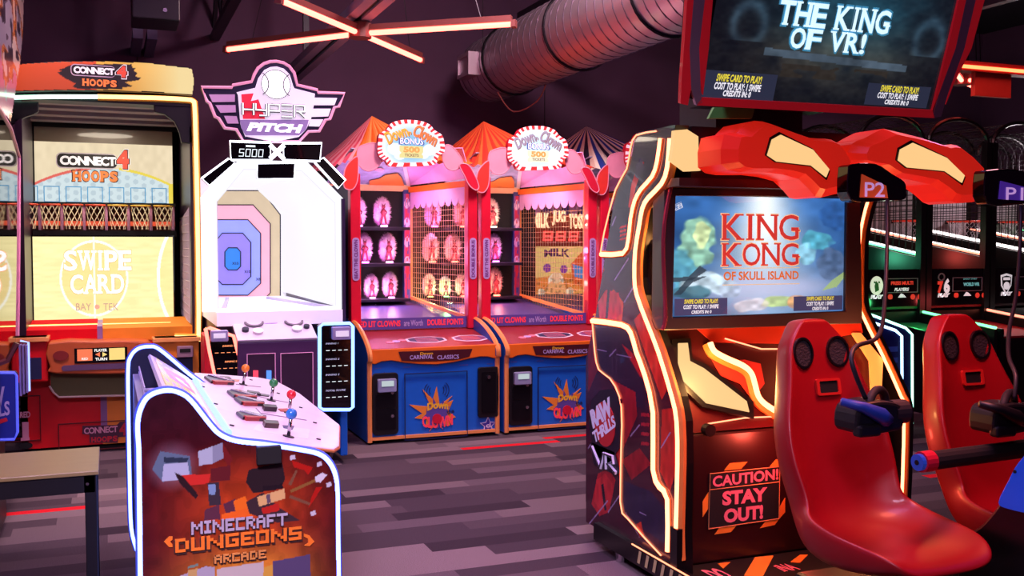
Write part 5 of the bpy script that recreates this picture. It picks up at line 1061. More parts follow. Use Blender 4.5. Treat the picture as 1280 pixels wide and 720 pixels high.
# ================================================================== THE RED-LIT MOTION RIDE
SHELL = mat('red_seat_shell', '#a00814', .42, coat=.12, var=.05); REDG = mat('red_backlit_shroud', '#d81c18', .35, emit='#ff2a1a', es=.42); LENS = glow('amber_lens', (1.0, .60, .25), 1.02); FRAMEK = mat('ride_black', '#0c090c', .35)  # red glow of the lit shroud plastic is put into its material
AMB = glow('amber_led_rope', (1.0, .20, .085), 8.0); AMB2 = glow('amber_thin_led', (1.0, .26, .13), 3.0)
UL, URT = 2.46, 3.85
t = thing('motion_ride_cabinet', 'big red and black ride cabinet with amber light ropes and jungle title screen', 'arcade game', (3.15, 4.6, 0))
MB().box(UL + .06, URT - .06, 4.42, 4.72, .08, 1.98).build('body', mat('ride_body', '#1a0d10', .4), t)
MB().box(UL + .1, URT - .1, 4.2, 5.05, 0, .08).build('toe_kick', MATT, t)
fl = FL(UL)
Bp = [(845, 156), (841, 173), (838, 209), (831, 229), (814, 247), (807, 260), (803, 282), (798, 313), (797, 347), (800, 369), (813, 404), (827, 440), (844, 496), (850, 527), (851, 580), (849, 662), (850, 700)]
bp = fl.pxs(Bp); back = fl.pxs([(733, 640), (733, 450), (745, 395), (757, 320), (771, 235), (785, 205), (790, 184), (797, 166)])
poly = bp + [(bp[-1][0], .10), (back[0][0], .10)] + back
sp_ = MB().ex(fl, poly, -.07, 0).build('side_panel', FRAMEK, t, label='printed left side with light ropes')
def side(S, T, A, B):
    g0, g1 = fl.px(733, 690), fl.px(850, 690)
    # picture coordinates rebuilt from the panel's own axes
    I = np.ones(S.shape + (3,)) * sr('#221a30')
    def P(c, pts, a=1.0): fill(I, fl.pxs(pts), A, B, c, a)
    P('#8c1c28', [(733, 640), (733, 440), (745, 395), (757, 322), (800, 322), (806, 385), (830, 450), (851, 530), (851, 700), (733, 700)], .35)
    P('#c0281e', [(735, 392), (752, 345), (766, 322), (752, 322)]); P('#e04a28', [(750, 400), (752, 372), (768, 362), (780, 378), (778, 404), (762, 406)]); P('#2a1c2c', [(752, 322), (795, 322), (795, 350), (780, 368), (760, 350)]); P('#e03a2c', [(793, 400), (806, 385), (822, 430), (838, 480), (828, 500), (812, 455)])
    P('#2e2038', [(745, 402), (790, 416), (818, 520), (780, 500), (765, 474), (749, 460)]); P('#b02028', [(765, 474), (795, 490), (797, 520), (780, 560), (778, 505)]); P('#c01e28', [(778, 430), (800, 470), (815, 480), (790, 440)])
    P('#c02430', [(748, 592), (762, 585), (770, 600), (762, 640), (750, 645), (740, 630)]); P('#a01c28', [(778, 575), (800, 560), (815, 580), (790, 600)]); P('#d02c28', [(765, 520), (778, 515), (778, 600), (766, 580)])
    P('#2a2444', [(780, 600), (815, 615), (836, 640), (832, 680), (795, 655), (780, 635)]); P('#c83028', [(828, 512), (842, 510), (848, 580), (838, 615), (826, 590)]); P('#801c28', [(735, 420), (742, 410), (748, 462), (736, 490)]); P('#d0402c', [(796, 655), (802, 652), (806, 672), (800, 670)])
    P('#d83a30', [(786, 258), (790, 230), (800, 200), (806, 203), (795, 235), (790, 262)]); P('#34284a', [(796, 205), (803, 195), (806, 212), (798, 224), (794, 220)])
    for k in range(4): P('#d83a38', [(776, 283 + 5 * k), (784, 281 + 5 * k), (783, 284 + 5 * k), (775, 286 + 5 * k)]); P('#b02838', [(802, 516 + 12 * k), (812, 517 + 12 * k), (812, 521 + 12 * k), (802, 520 + 12 * k)])
    P('#d83038', [(746, 600), (757, 592), (766, 604), (764, 628), (752, 640), (743, 626)]); P('#241a2c', [(752, 606), (755, 604), (759, 638), (756, 638)]); P('#d83038', [(748, 378), (758, 362), (774, 366), (778, 392), (764, 402), (750, 398)]); P('#241a2c', [(760, 362), (763, 362), (760, 402), (757, 402)])
    for q in ([(735, 560), (746, 545)], [(736, 655), (760, 625)], [(760, 640), (775, 618)], [(768, 350), (786, 322)], [(780, 378), (792, 358)], [(800, 640), (822, 650)], [(782, 640), (800, 672)], [(746, 436), (790, 447)], [(788, 545), (800, 530)], [(826, 560), (838, 540)], [(762, 445), (770, 436)], [(789, 195), (793, 175)], [(765, 282), (770, 270)]):
        (x0_, y0_), (x1_, y1_) = q; P('#a898c4', [(x0_, y0_), (x0_ + 1.1, y0_ + .9), (x1_ + 1.1, y1_ + .9), (x1_, y1_)])
    n = vnoise(S, T, 40, 21); I *= (.88 + .24 * n[..., None]); return I
aa = [p[0] for p in poly]
paint('side_art', fl, (min(aa), .10, max(aa), max(p[1] for p in poly)), 260, 480, side, PRINTG, sp_, n=.003, mask=poly)
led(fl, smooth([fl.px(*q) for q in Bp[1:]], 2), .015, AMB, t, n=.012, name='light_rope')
MB().fbox(fl, bp[-2][0] - .03, bp[-2][0] + .03, .12, bp[-2][1] + .01, 0, .03).build('rope_end', FRAMEK, t)
for pts, r, m in (([(828, 173), (824, 202), (818, 220), (804, 236), (796, 251), (791, 273), (788, 300), (781, 317), (753, 318)], .013, AMB), ([(742, 401), (779, 406), (791, 416), (798, 440), (809, 470), (819, 516), (819, 587), (827, 609), (837, 624), (837, 689)], .015, AMB), ([(742, 402), (745, 440), (750, 462), (764, 473), (776, 496), (779, 531), (777, 627), (787, 649), (828, 694)], .004, AMB2), ([(822, 164), (797, 169), (790, 184), (785, 211), (771, 237), (757, 290), (752, 318)], .004, AMB2)):
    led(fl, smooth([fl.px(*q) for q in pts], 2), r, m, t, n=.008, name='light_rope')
PLT = mat('pale_lilac_logo', '#d4c8f0', .5, emit='#d4c8f0', es=.2)
qd = fl.pxs([(739, 520), (771, 490), (775, 535), (748, 555)]); em = MB().ex(fl, fl.pxs([(741, 500), (752, 488), (768, 486), (778, 500), (776, 560), (762, 580), (744, 568), (738, 530)]), .004, .010).build('maker_emblem', mat('emblem_dark', '#24182c', .4), sp_)
MB().disc(fl, *fl.px(758, 530), .12, .010, .014, 20, rb=.12).build('emblem_disc', mat('emblem_red', '#d83038', .4), em)
q = rc(fl, 740, 500, 770, 528); txt(fl, 'RAW', rc(fl, 741, 504, 769, 528), PLT, em, bold=.07, n=.016, rot=.45, sp=.85); txt(fl, 'THRILLS', rc(fl, 743, 529, 774, 544), PLT, em, bold=.04, n=.016, rot=.5, sp=.85)
qv = [(742, 558), (752, 562), (756, 580), (762, 574), (772, 577), (773, 584), (768, 586), (774, 592), (766, 588), (762, 580), (764, 588), (757, 586)]
o = MB().ex(fl, fl.pxs([(740, 552), (770, 565), (777, 590), (772, 594), (744, 580)]), .006, .010).build('headset_logo', mat('emblem_dark', '#24182c', .4), sp_); b = MB()
V_ = fl.pxs([(743, 558), (754, 584), (758, 566)]); R_ = fl.pxs([(760, 586), (760, 567), (769, 571), (770, 578), (763, 579), (773, 591)])
for l in (V_, R_): b.tube([fl.pt(a, z, .014) for a, z in l], .011, 6)
b.pieces('lettering', PLT, o); 
b = MB()
for l in (V_, R_): b.tube([fl.pt(a, z, .022) for a, z in l], .006, 6)
b.pieces('lettering', mat('emblem_dark', '#24182c', .4), o)
# plinth with hazard stripes
fpz = FL(2.425); zt_ = fpz.px(742, 653)[1]; y0_ = -fpz.px(742, 653)[0]; zt_ = max(.11, zt_)
pl_ = MB().ex(fpz, [(-y0_, .05), (-3.2, .05), (-3.2, zt_), (-y0_, zt_)], -.034, 0).build('step_plinth', FRAMEK, t)
b = MB()
for k in range(7): a = fpz.px(797, 690)[0] + k * .075; b.add([fpz.pt(x, z, .003) for x, z in ((a, zt_ - .075), (a + .026, zt_ - .075), (a + .046, zt_ - .01), (a + .02, zt_ - .01))], [[0, 1, 2, 3]])
b.pieces('hazard_stripe', mat('hazard_cream', '#d8c890', .5), pl_)
led(fpz, [fpz.px(790, 680), (-3.25, zt_ + .0)], .004, AMB2, pl_, n=.0)
MB().disc(FZ(0), 2.46, 4.6, .03, .0, .06, 12).build('foot', CHROME, t)
# main monitor
fs = FV(4.2)
o_ = fs.pxs([(829, 236), (1073, 236), (1076, 404), (827, 413)]); i_ = fs.pxs([(843, 245), (1057, 246.5), (1055, 388.5), (839, 397)])
mo = MB().ring(fs, o_, i_, -.10, .015).build('monitor_frame', mat('monitor_bezel', '#3a2c30', .3, coat=.3), t, bevel=.006)
MB().fbox(fs, o_[0][0] + .03, o_[1][0] - .03, o_[2][1] + .03, o_[0][1] - .02, -.15, -.012).build('monitor_back', BLACK, mo)
X0, X1, Z0, Z1 = i_[3][0] - .004, i_[1][0] + .01, i_[2][1] - .004, i_[0][1] + .004
def jungle(S, T, A, B):
    I = np.ones(S.shape + (3,)) * sr('#35629e'); n = vnoise(S, T, 6, 3) * .6 + vnoise(S, T, 16, 4) * .4
    I = I * (.6 + .6 * n[..., None]); g = np.clip(T - .35, 0, 1)[..., None] * .3; I = I + g * np.array([.05, .15, .3])
    s = np.exp(-((S - .52) / (.15 + .2 * (1 - T))) ** 2 * 1.1) * np.clip(.45 + .75 * T, 0, 1); I = I * (1 - s[..., None]) + sr('#f2faff') * s[..., None]
    s = np.exp(-((T - .22) / .12) ** 2) * .7 * np.clip(1.4 - np.abs(S - .55) * 2, 0, 1); I = I * (1 - s[..., None]) + sr('#c8c4e4') * s[..., None]
    def blob(cx, cy, rx, ry, c, k=.9, sd=1):
        m = np.hypot((S - cx) / rx, (T - cy) / ry) + .5 * (vnoise(S, T, 18, sd) - .5); a = np.clip((1.05 - m) * 6, 0, 1)[..., None] * k; I[:] = I * (1 - a) + sr(c) * (.75 + .5 * vnoise(S, T, 30, sd + 3)[..., None]) * a
    blob(.14, .62, .10, .22, '#8ab8a0', .95, 2); blob(.17, .68, .05, .12, '#dce8a8', .8, 5); blob(.05, .4, .09, .16, '#5aa0b8', .9, 7); blob(.2, .27, .13, .1, '#c4d8e4', .9, 8); blob(.33, .22, .06, .08, '#b8c4dc', .7, 9); blob(.12, .2, .1, .06, '#3c6878', .8, 11)
    blob(.82, .62, .10, .09, '#58b4cc', .85, 12); blob(.76, .5, .06, .1, '#8cc8dc', .8, 13); blob(.92, .42, .1, .16, '#586a8c', .7, 14); blob(.95, .85, .1, .14, '#2c5ca4', .6, 15); blob(.62, .1, .12, .05, '#b8cc70', .7, 16); blob(.72, .1, .06, .06, '#f0a070', .7, 17); blob(.45, .08, .12, .06, '#e8d8d8', .6, 18)
    fill(I, [(0, .28), (.12, .3), (.2, .38), (.16, .42), (.1, .33), (0, .32)], S, T, '#3a4450', .9); fill(I, [(.02, .18), (.1, .32), (.2, .33), (.12, .28), (.06, .18)], S, T, '#2c3844', .8); fill(I, [(.86, .19), (.92, .28), (1, .36), (1, .31), (.95, .22)], S, T, '#a8c070', .8)
    return I
pic = paint('title_picture', fs, (X0, Z0, X1, Z1), 240, 160, jungle, print_mat('jungle_screen_light', 1.25, .06), mo, n=-.008)
MB().fbox(fs, X0, X1, Z0, Z1, .0, .004).build('screen_glass', glass('screen_glass', refl=.0), mo)
KR = mat('title_red', '#d83a34', .5, emit='#e03c34', es=.8); KO = mat('title_cream_edge', '#f8d8b0', .5, emit='#f8d0a0', es=.75)
for s, r, gp in (('KING', (904, 268, 999, 300), .08), ('KONG', (904, 304, 999, 332), .08)):
    q = rc(fs, *r); d = .005; serif(fs, s, (q[0] - d, q[1] - d, q[2] + d, q[3] + d), KO, pic, bold=.01, n=-.006, gap=gap if False else gp, thick=.09); serif(fs, s, q, KR, pic, bold=.008, n=-.004, gap=.1, thick=.06)
q = rc(fs, 905, 339, 999, 350); serif(fs, 'OF SKULL ISLAND', q, mat('title_orange', '#e8763a', .5, emit='#e8763a', es=.75), pic, bold=.03, n=-.004, gap=.12, thick=.1) if False else txt(fs, 'OF SKULL ISLAND', q, mat('title_orange', '#e8763a', .5, emit='#e8763a', es=.75), pic, bold=.03, n=-.004)
for y in (334.5, 355): q = rc(fs, 904, y, 1000, y + 1); MB().fbox(fs, q[0], q[2], q[1], q[3], -.007, -.004).build('title_line', KO, pic)
YT = mat('screen_yellow', '#f0e040', .5, emit='#f0e040', es=.9); WT = mat('screen_white', '#f4f4fa', .5, emit='#f4f4fa', es=.95)
SLT = mat('screen_slate', '#4c4a6c', .5, emit='#4c4a70', es=.75); SLT2 = mat('screen_slate_dark', '#34384a', .5, emit='#343a50', es=.6)
def credit(fr, box, rows, par, n, slate):
    q = rc(fr, *box); p = MB().fbox(fr, q[0], q[2], q[1], q[3], n, n + .0008).build('credit_box', slate, par)
    for k, (s, r) in enumerate(zip(('SWIPE CARD TO PLAY!', 'COST TO PLAY: 1 SWIPE', 'CREDITS IN: 0'), rows)): txt(fr, s, rc(fr, *r), YT if k == 0 else WT, p, bold=.03, shear=.15, n=n + .002)
credit(fs, (844, 373, 910, 394), ((856, 374, 898, 379.5), (855, 381, 899, 386), (865, 388, 890, 392)), pic, -.0065, SLT)
credit(fs, (993, 370, 1054, 388), ((1009, 370.5, 1043, 375.5), (1009, 377, 1043, 382), (1016, 383.5, 1036, 387.5)), pic, -.0065, SLT)
txt(fs, 'UPPER', rc(fs, 845, 252, 852, 264), WT, pic, n=-.004, rot=-1.2); 
# header: shrouds with lenses, black header box
fh = FV(4.0); hb = rc(fh, 852, 152, 1236, 236)
MB().fbox(fh, UL + .08, URT - .06, hb[1], 2.2, -.5, -.08).build('header_box', FRAMEK, t)
MB().fbox(FV(4.1), *(lambda r: (r[0], r[2], r[1], r[3]))(rc(FV(4.1), 842, 226, 1075, 236)), -.1, .05).build('header_sill', mat('sill_brown', '#4a2a1c', .3, coat=.3), t)
p = fh.pxs(crop(720, 140, 4.5, [(595, 95), (665, 90), (728, 130), (730, 240), (748, 265), (740, 325), (660, 328), (575, 265), (590, 170)])); MB().ex(fh, p, -.09, -.06).build('end_lens', LENS, t)
def shroud(pts, lens, nm, par):
    f0 = FV(3.82); P = smooth(f0.pxs(pts), 2, True); c = (sum(a for a, b in P) / len(P), sum(b for a, b in P) / len(P))
    inn = [(c[0] + (a - c[0]) * .86, c[1] + (b_ - c[1]) * .80) for a, b_ in P]; n = len(P)
    b = MB(); V = [f0.pt(a, z, -.22) for a, z in P] + [f0.pt(a, z, -.03) for a, z in P] + [f0.pt(a, z, .03) for a, z in inn]
    F = [list(range(n - 1, -1, -1)), list(range(2 * n, 3 * n))] + [[k * n + i, k * n + (i + 1) % n, (k + 1) * n + (i + 1) % n, (k + 1) * n + i] for k in (0, 1) for i in range(n)]
    b.add(V, F); o = b.build(nm, REDG, par, smooth=False)
    lp = f0.pxs(lens); cl = (sum(a for a, z in lp) / len(lp), sum(z for a, z in lp) / len(lp)); MB().ex(f0, [(cl[0] + (a - cl[0]) * 1.05, cl[1] + (z - cl[1]) * 1.14) for a, z in lp], .02, .036).build('lens_gasket', FRAMEK, o); MB().ex(f0, lp, .03, .042).build('lens', LENS, o); return o
shroud([(910, 167), (925, 166), (939, 152), (958, 151), (982, 159), (1017, 171.5), (1036, 172.5), (1052, 178), (1068, 203), (1062, 220), (1060, 237), (1040, 244.5), (1024, 245), (1003, 223), (962, 215), (929, 215), (906, 205)],
       crop(900, 120, 5.14, [(300, 285), (355, 255), (560, 350), (665, 475), (645, 525), (550, 450), (330, 425), (270, 385)]), 'light_shroud', t)
shroud(crop(1000, 140, 4.5, [(310, 180), (385, 145), (480, 95), (520, 97), (700, 140), (840, 185), (910, 185), (1055, 325), (1050, 420), (1045, 490), (945, 510), (880, 500), (760, 405), (530, 360), (440, 300), (300, 270)]),
       crop(1000, 140, 4.5, [(530, 215), (600, 178), (790, 262), (890, 360), (875, 400), (780, 335), (570, 315), (518, 275)]), 'light_shroud', t)
def pod(pts, fpts, s, trect, fm):
    f0 = FV(3.66); o = MB().ex(f0, smooth(f0.pxs(crop(1000, 140, 4.5, pts)), 3, True), -.08, 0).build('player_pod', GLOSSK, t, bevel=.012)
    MB().ex(f0, f0.pxs(crop(1000, 140, 4.5, fpts)), 0, .006).build('pod_screen', fm, o); r = crop(1000, 140, 4.5, trect); txt(f0, s, rc(f0, *r[0], *r[1]), mat('pod_lilac', '#c89ad8', .5, emit='#c89ad8', es=.7), o, bold=.01, n=.009)
    return o
pod([(275, 330), (300, 292), (430, 290), (520, 345), (590, 390), (602, 440), (592, 492), (490, 497), (290, 497)], [(345, 350), (480, 415), (490, 485), (335, 480)], 'P2', [(357, 396), (470, 478)], mat('pod_orange', '#c04a30', .4, emit='#d04a28', es=.45))
pod([(1045, 355), (1075, 325), (1230, 322), (1330, 380), (1380, 440), (1370, 510), (1250, 518), (1060, 518)], [(1125, 388), (1290, 430), (1300, 500), (1115, 490)], 'P1', [(1150, 425), (1248, 495)], mat('pod_violet', '#4a2a8c', .4, emit='#4c2a98', es=.5))
# upper marquee monitor, leaning towards the players
TI = math.radians(18); mq = Fr((0, 3.5, 2.25), (1, 0, 0), (0, -math.sin(TI), math.cos(TI)))
tm = thing('marquee_monitor', 'big tilted monitor with red curved frame above the red-lit ride cabinet', 'screen', (2.8, 3.5, 2.25))
def up(p, q, y=-70): return (q[0] + (p[0] - q[0]) * (y - q[1]) / (p[1] - q[1]), y)
lft = [(857, 0), (853, 60), (850, 100), (849, 129)]; rgt = [(1228, 0), (1210, 55), (1190, 100), (1176, 140), (1166, 147)]
outp = [(858, -70)] + lft + [(880, 133)] + rgt[::-1] + [(1244, -70)]
MB().ex(mq, mq.pxs([(865, -70), (866, 0), (862, 60), (860, 122), (880, 129)] + [(x - 8, y - 4) for x, y in rgt[::-1]] + [(1236, -70)]), -.07, -.004).build('monitor_case', FRAMEK, tm)
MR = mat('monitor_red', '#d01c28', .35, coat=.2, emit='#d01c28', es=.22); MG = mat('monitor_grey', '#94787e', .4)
for pts, m in (([(858, -70), (857, 0), (853, 60), (850, 100), (849, 129), (858, 131), (862, 110), (860, 60), (865, 0), (866, -70)], MR), ([(866, -70), (865, 0), (860, 60), (862, 110), (869, 131), (876, 128), (874, 110), (872, 60), (879, 0), (881, -70)], MG), ([(881, -70), (879, 0), (872, 60), (874, 105), (877, 118), (884, 60), (889, 0), (893, -70)], MR),
               ([(869, 131), (876, 121), (1163, 137), (1166, 147)], MR), ([(1213, -70), (1196, 0), (1182, 60), (1163, 138), (1172, 115), (1192, 60), (1205, 0), (1222, -70)], MR), ([(1222, -70), (1205, 0), (1192, 60), (1172, 115), (1163, 147), (1174, 145), (1182, 118), (1203, 60), (1217, 0), (1233, -70)], MG), ([(1233, -70), (1217, 0), (1203, 60), (1182, 118), (1180, 130), (1190, 104), (1212, 60), (1228, 0), (1244, -70)], MR)):
    MB().ex(mq, mq.pxs(pts), -.01, .012).build('frame_stripe', m, tm)
s_ = mq.pxs([(877, 120), (1163, 137)]); x0, x1, y0 = s_[0][0], s_[1][0], s_[0][1]; y1 = y0 + .66
def king(S, T, A, B):
    I = np.ones(S.shape + (3,)) * sr('#0c0e14'); n = vnoise(S, T, 12, 31) * .6 + vnoise(S, T, 30, 32) * .4
    g = np.exp(-((S - .55) / .3) ** 2 - ((T - .62) / .35) ** 2); I = I + (g * (.25 + .35 * n))[..., None] * np.array([.12, .42, .52])
    g = np.exp(-((S - .5) / .35) ** 2 - ((T - .3) / .2) ** 2); I = I + (g * n)[..., None] * np.array([.22, .15, .08])
    for cx in (.14, .9):
        r = np.hypot((S - cx) / .06, (T - .45) / .12); m = np.exp(-((r - 1) / .3) ** 2) * (T > .35); I = I + (m * .25 * (.5 + n))[..., None] * np.array([.35, .5, .6])
    m = (np.abs(T - (.285 - .06 * (S - .5))) < .022) & (S > .22) & (S < .83); I[m] = sr('#3a4652') * (.7 + .6 * n[m][:, None])
    m = (T < .24) & (T > .16) & (S > .3) & (S < .75) & (n > .5); I[m] = sr('#282420'); I += (vnoise(S, T, 60, 40)[..., None] - .5) * .03; return I
pk = paint('attract_picture', mq, (x0 - .01, y0 - .005, x1 + .02, y1), 260, 150, king, print_mat('attract_screen_light', 1.35, .05, .6), tm, n=.0)
KB = mat('screen_ice', '#d8f4ff', .5, emit='#d4f2ff', es=1.1); KH = mat('screen_ice_halo', '#4a9cc0', .5, emit='#4a9cc0', es=.6)
for s, r in (('THE KING', (972, 6, 1113, 37)), ('OF VR!', (987, 38, 1082, 64))):
    q = rc(mq, *r); d = .008
    serif(mq, s, (q[0] - d, q[1] - d, q[2] + d, q[3] + d), KH, pk, bold=.06, n=.003, gap=.04, thick=.12); serif(mq, s, q, KB, pk, bold=.025, n=.005, gap=.08, thick=.08)
credit(mq, (878, 90, 969, 127), ((895, 93.5, 952, 103), (892, 104, 951, 113), (903, 113.5, 938, 121)), pk, .002, SLT2)
credit(mq, (1082, 106, 1161, 133), ((1100, 107.5, 1148, 116), (1096, 116.5, 1147, 124), (1105, 125, 1135, 131)), pk, .002, SLT2)
MB().box(2.6, 3.3, 3.72, 4.2, 2.30, 2.42).build('mount_arm', FRAMEK, tm); MB().box(2.7, 3.2, 4.12, 4.45, 2.203, 2.5).build('mount_post', FRAMEK, tm)
fg = FV(3.92); p = fg.pxs([(886, 148), (893, 134), (944, 134), (940, 148)]); MB().ex(fg, p, -.02, 0).build('mount_bracket', mat('green_bracket', '#58b044', .5), tm)
# lower front
ff_ = FV(4.137); a0 = ff_.px(853, 600)[0]; a1 = URT - .07
lo = MB().fbox(ff_, a0, a1, .1, ff_.px(900, 541)[1], -.3, 0).build('lower_front', mat('ride_maroon', '#2a090c', .35, coat=.1), t, bevel=.01)
MB().ex(FR(0), [(4.15, .74), (4.4, .74), (4.4, 1.2), (4.36, 1.22)], UL + .07, URT - .07).build('console_back', mat('console_red', '#4a0e10', .35), t)
fc = Fr((0, 4.14, .75), (1, 0, 0), (0, .22, .47))
MB().ex(fc, fc.pxs(crop(720, 420, 4.5, [(530, 25), (635, 20), (645, 135), (720, 165), (985, 375), (990, 470), (700, 405), (530, 245)])), 0, .02).build('lens_frame', FRAMEK, t)
MB().ex(fc, fc.pxs(crop(720, 420, 4.5, [(562, 50), (615, 48), (628, 150), (705, 190), (945, 375), (960, 435), (720, 385), (562, 235)])), .02, .026).build('console_lens', LENS, t)
MB().ex(fc, fc.pxs([(1062, 418), (1072, 418), (1100, 452), (1098, 492), (1086, 494), (1084, 452)]), .01, .026).build('console_lens', mat('side_lens', '#f0a050', .4, emit='#f0a050', es=.7), t)
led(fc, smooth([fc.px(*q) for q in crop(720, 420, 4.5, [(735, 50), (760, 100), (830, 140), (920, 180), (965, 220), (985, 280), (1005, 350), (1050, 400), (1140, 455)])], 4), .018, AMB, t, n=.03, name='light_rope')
b = MB(); b.ex(fc, fc.pxs([(885, 441), (905, 452), (930, 450), (950, 455), (955, 480), (940, 500), (925, 480), (900, 470)]), .001, .006); b.build('console_print', mat('print_bright_red', '#e8402c', .4), t)
for l in ([(905, 424), (950, 437), (977, 437)], [(880, 531), (930, 523), (975, 521)]): led(fc, [fc.px(*q) for q in l], .004, AMB2, t, n=.01)
MB().ex(fc, fc.pxs([(860, 402), (1075, 400), (1078, 416), (990, 430), (890, 428)]), -.03, .004).build('console_brow', mat('print_bright_red', '#e8402c', .4), t)
MB().disc(FV(4.12), *FV(4.12).px(884, 537), .03, -.01, .03, 14).build('cap_nut', DARKM, t)
CS = mat('caution_pink', '#e8788c', .5); HZ = mat('hazard_orange', '#f08a2c', .5)
cs = MB().ex(ff_, ff_.pxs([(886, 592), (974, 582), (973, 648), (884, 661)]), .001, .004).build('caution_sticker', MATT, t); led(ff_, ff_.pxs([(887, 592), (974, 583), (973, 648), (885, 661)]), .003, mat('caution_line', '#c88050', .5), cs, n=.005, closed=True)
def tpx(s, pts, m, bold):          # text on a slanted quad: left-bottom, right-bottom, height
    (xl_, yl), (xr_, yr), h = pts; p, q2 = ff_.px(xl_, yl), ff_.px(xr_, yr); top = ff_.px(xl_, yl - h); L = math.hypot(q2[0] - p[0], q2[1] - p[1]); an = math.atan2(q2[1] - p[1], q2[0] - p[0]); hh = top[1] - p[1]
    cx, cy = (p[0] + q2[0]) / 2, (p[1] + q2[1]) / 2 + hh / 2; txt(ff_, s, (cx - L / 2, cy - hh / 2, cx + L / 2, cy + hh / 2), m, cs, bold=bold, n=.006, rot=an)
tpx('CAUTION!', ((890, 609), (972, 599), 14), CS, .03); tpx('STAY', ((902, 632), (958, 626), 18), CS, .05); tpx('OUT!', ((904, 654), (953, 648), 18), CS, .05)
led(ff_, ff_.pxs([(887, 612), (974, 602)]), .0025, mat('caution_line', '#c88050', .5), cs, n=.005)
for pts in ([(905, 588), (912, 579), (934, 577), (926, 586)], [(962, 583), (970, 574), (978, 574), (976, 583)], [(878, 627), (886, 614), (886, 634), (878, 646)], [(974, 634), (981, 622), (981, 640), (974, 648)], [(950, 660), (958, 650), (974, 648), (968, 656)], [(893, 668), (900, 658), (921, 656), (913, 665)]):
    MB().ex(ff_, ff_.pxs(pts), .001, .003).build('hazard_chevron', HZ, cs)
# floor plate
pf_ = MB().box(2.46, 4.6, 1.9, 4.14, .0, .10).build('floor_plate', mat('plate_black', '#140c0e', .5), t, bevel=.006); fz = FZ(.1)
for pts in ([(930, 720), (944, 697), (967, 695), (953, 722)], [(988, 703), (1000, 694), (1010, 694), (1000, 704)], [(897, 705), (913, 703), (904, 711)]): MB().ex(fz, fz.pxs(pts), .0, .003).build('hazard_stripe', HZ, pf_)
txt(fz, 'DO', (lambda r: (r[0], r[1] - .08, r[2] + .02, r[3] + .02))(rc(fz, 882, 713, 902, 721)), CS, pf_, bold=.04, n=.003); txt(fz, 'iNA', rc(fz, 970, 705, 996, 715), CS, pf_, bold=.02, n=.003)
# right side panel
frr = FL(URT); Rp = [(1094, 236), (1088, 250), (1081, 276), (1077, 305), (1076, 365), (1079, 390), (1104, 440), (1129, 495), (1133, 512), (1131, 600), (1129.5, 626)]
rp_ = frr.pxs(Rp); MB().ex(frr, rp_ + [(rp_[-1][0], .1), (rp_[-1][0] - 1.0, .1), (rp_[-1][0] - 1.0, 2.1)], -.05, 0.0).build('side_panel', FRAMEK, t)
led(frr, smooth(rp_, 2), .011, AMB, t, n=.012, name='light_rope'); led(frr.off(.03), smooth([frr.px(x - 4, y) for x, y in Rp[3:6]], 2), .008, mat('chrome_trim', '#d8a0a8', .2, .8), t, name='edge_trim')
led(FV(4.17), smooth([FV(4.17).px(x, y) for x, y in ((841, 223), (833, 262), (829, 300), (830, 350), (832, 396), (828, 412))], 2), .01, mat('red_chrome_trim', '#d05060', .2, .6), t, n=.0, name='edge_trim')
for e, loc, c in ((12, (2.62, 4.10, 1.0), (1, .5, .15)), (16, (2.56, 4.33, 1.62), (1, .42, .12)), (9, (3.0, 3.95, .70), (1, .10, .06)), (8, (3.55, 4.05, 1.1), (1, .35, .12))): lamp('ride_lamp', 'POINT', loc, e, c, .05)
lamp('shroud_lamp', 'AREA', (3.0, 3.0, 2.22), 26, (1, .2, .1), .5, (math.radians(-25), 0, 0))

# seats
def seat_mesh():
    prof = [(-.182, 1.345, .050, .0), (-.18, 1.325, .078, .0), (-.172, 1.285, .116, .008), (-.157, 1.235, .158, .015), (-.14, 1.13, .180, .04), (-.115, 1.03, .215, .06), (-.09, .92, .255, .08), (-.055, .78, .262, .10), (-.02, .68, .245, .11), (.01, .61, .242, .11), (.06, .565, .272, .11), (.14, .535, .29, .11), (.28, .525, .295, .10), (.40, .535, .285, .08), (.48, .545, .26, .05), (.54, .54, .22, .02), (.565, .505, .18, .0)]
    n = 13; b = MB(); rings = []; pts = [Vector((0, -y, z)) for y, z, w, k in prof]
    for i, (y, z, w, k) in enumerate(prof):
        d = (pts[min(i + 1, len(pts) - 1)] - pts[max(i - 1, 0)]).normalized(); nn = Vector((0, d.z, -d.y)) * 1.0
        if nn.y > 0 and i < 9: nn = -nn
        if i >= 9 and nn.z < 0: nn = -nn
        F = []
        for j in range(n):
            t_ = -1 + 2 * j / (n - 1); F.append(pts[i] + Vector((t_ * w, 0, 0)) + nn * (k * abs(t_) ** 3 - .01))
        th = .12 if i < 12 else .12 - .02 * (i - 11)
        Bk = [pts[i] + Vector((-(-1 + 2 * j / (n - 1)) * w * .93, 0, 0)) - nn * (th - .5 * k * abs(-1 + 2 * j / (n - 1)) ** 3) for j in range(n)]
        rings.append(F + Bk)
    m = 2 * n; P = [p for r in rings for p in r]; Fc = [list(range(m - 1, -1, -1)), list(range((len(rings) - 1) * m, len(rings) * m))]
    for i in range(len(rings) - 1):
        for j in range(m): Fc.append([i * m + j, i * m + (j + 1) % m, (i + 1) * m + (j + 1) % m, (i + 1) * m + j])
    b.add(P, Fc); return b, rings
sb, srings = seat_mesh()
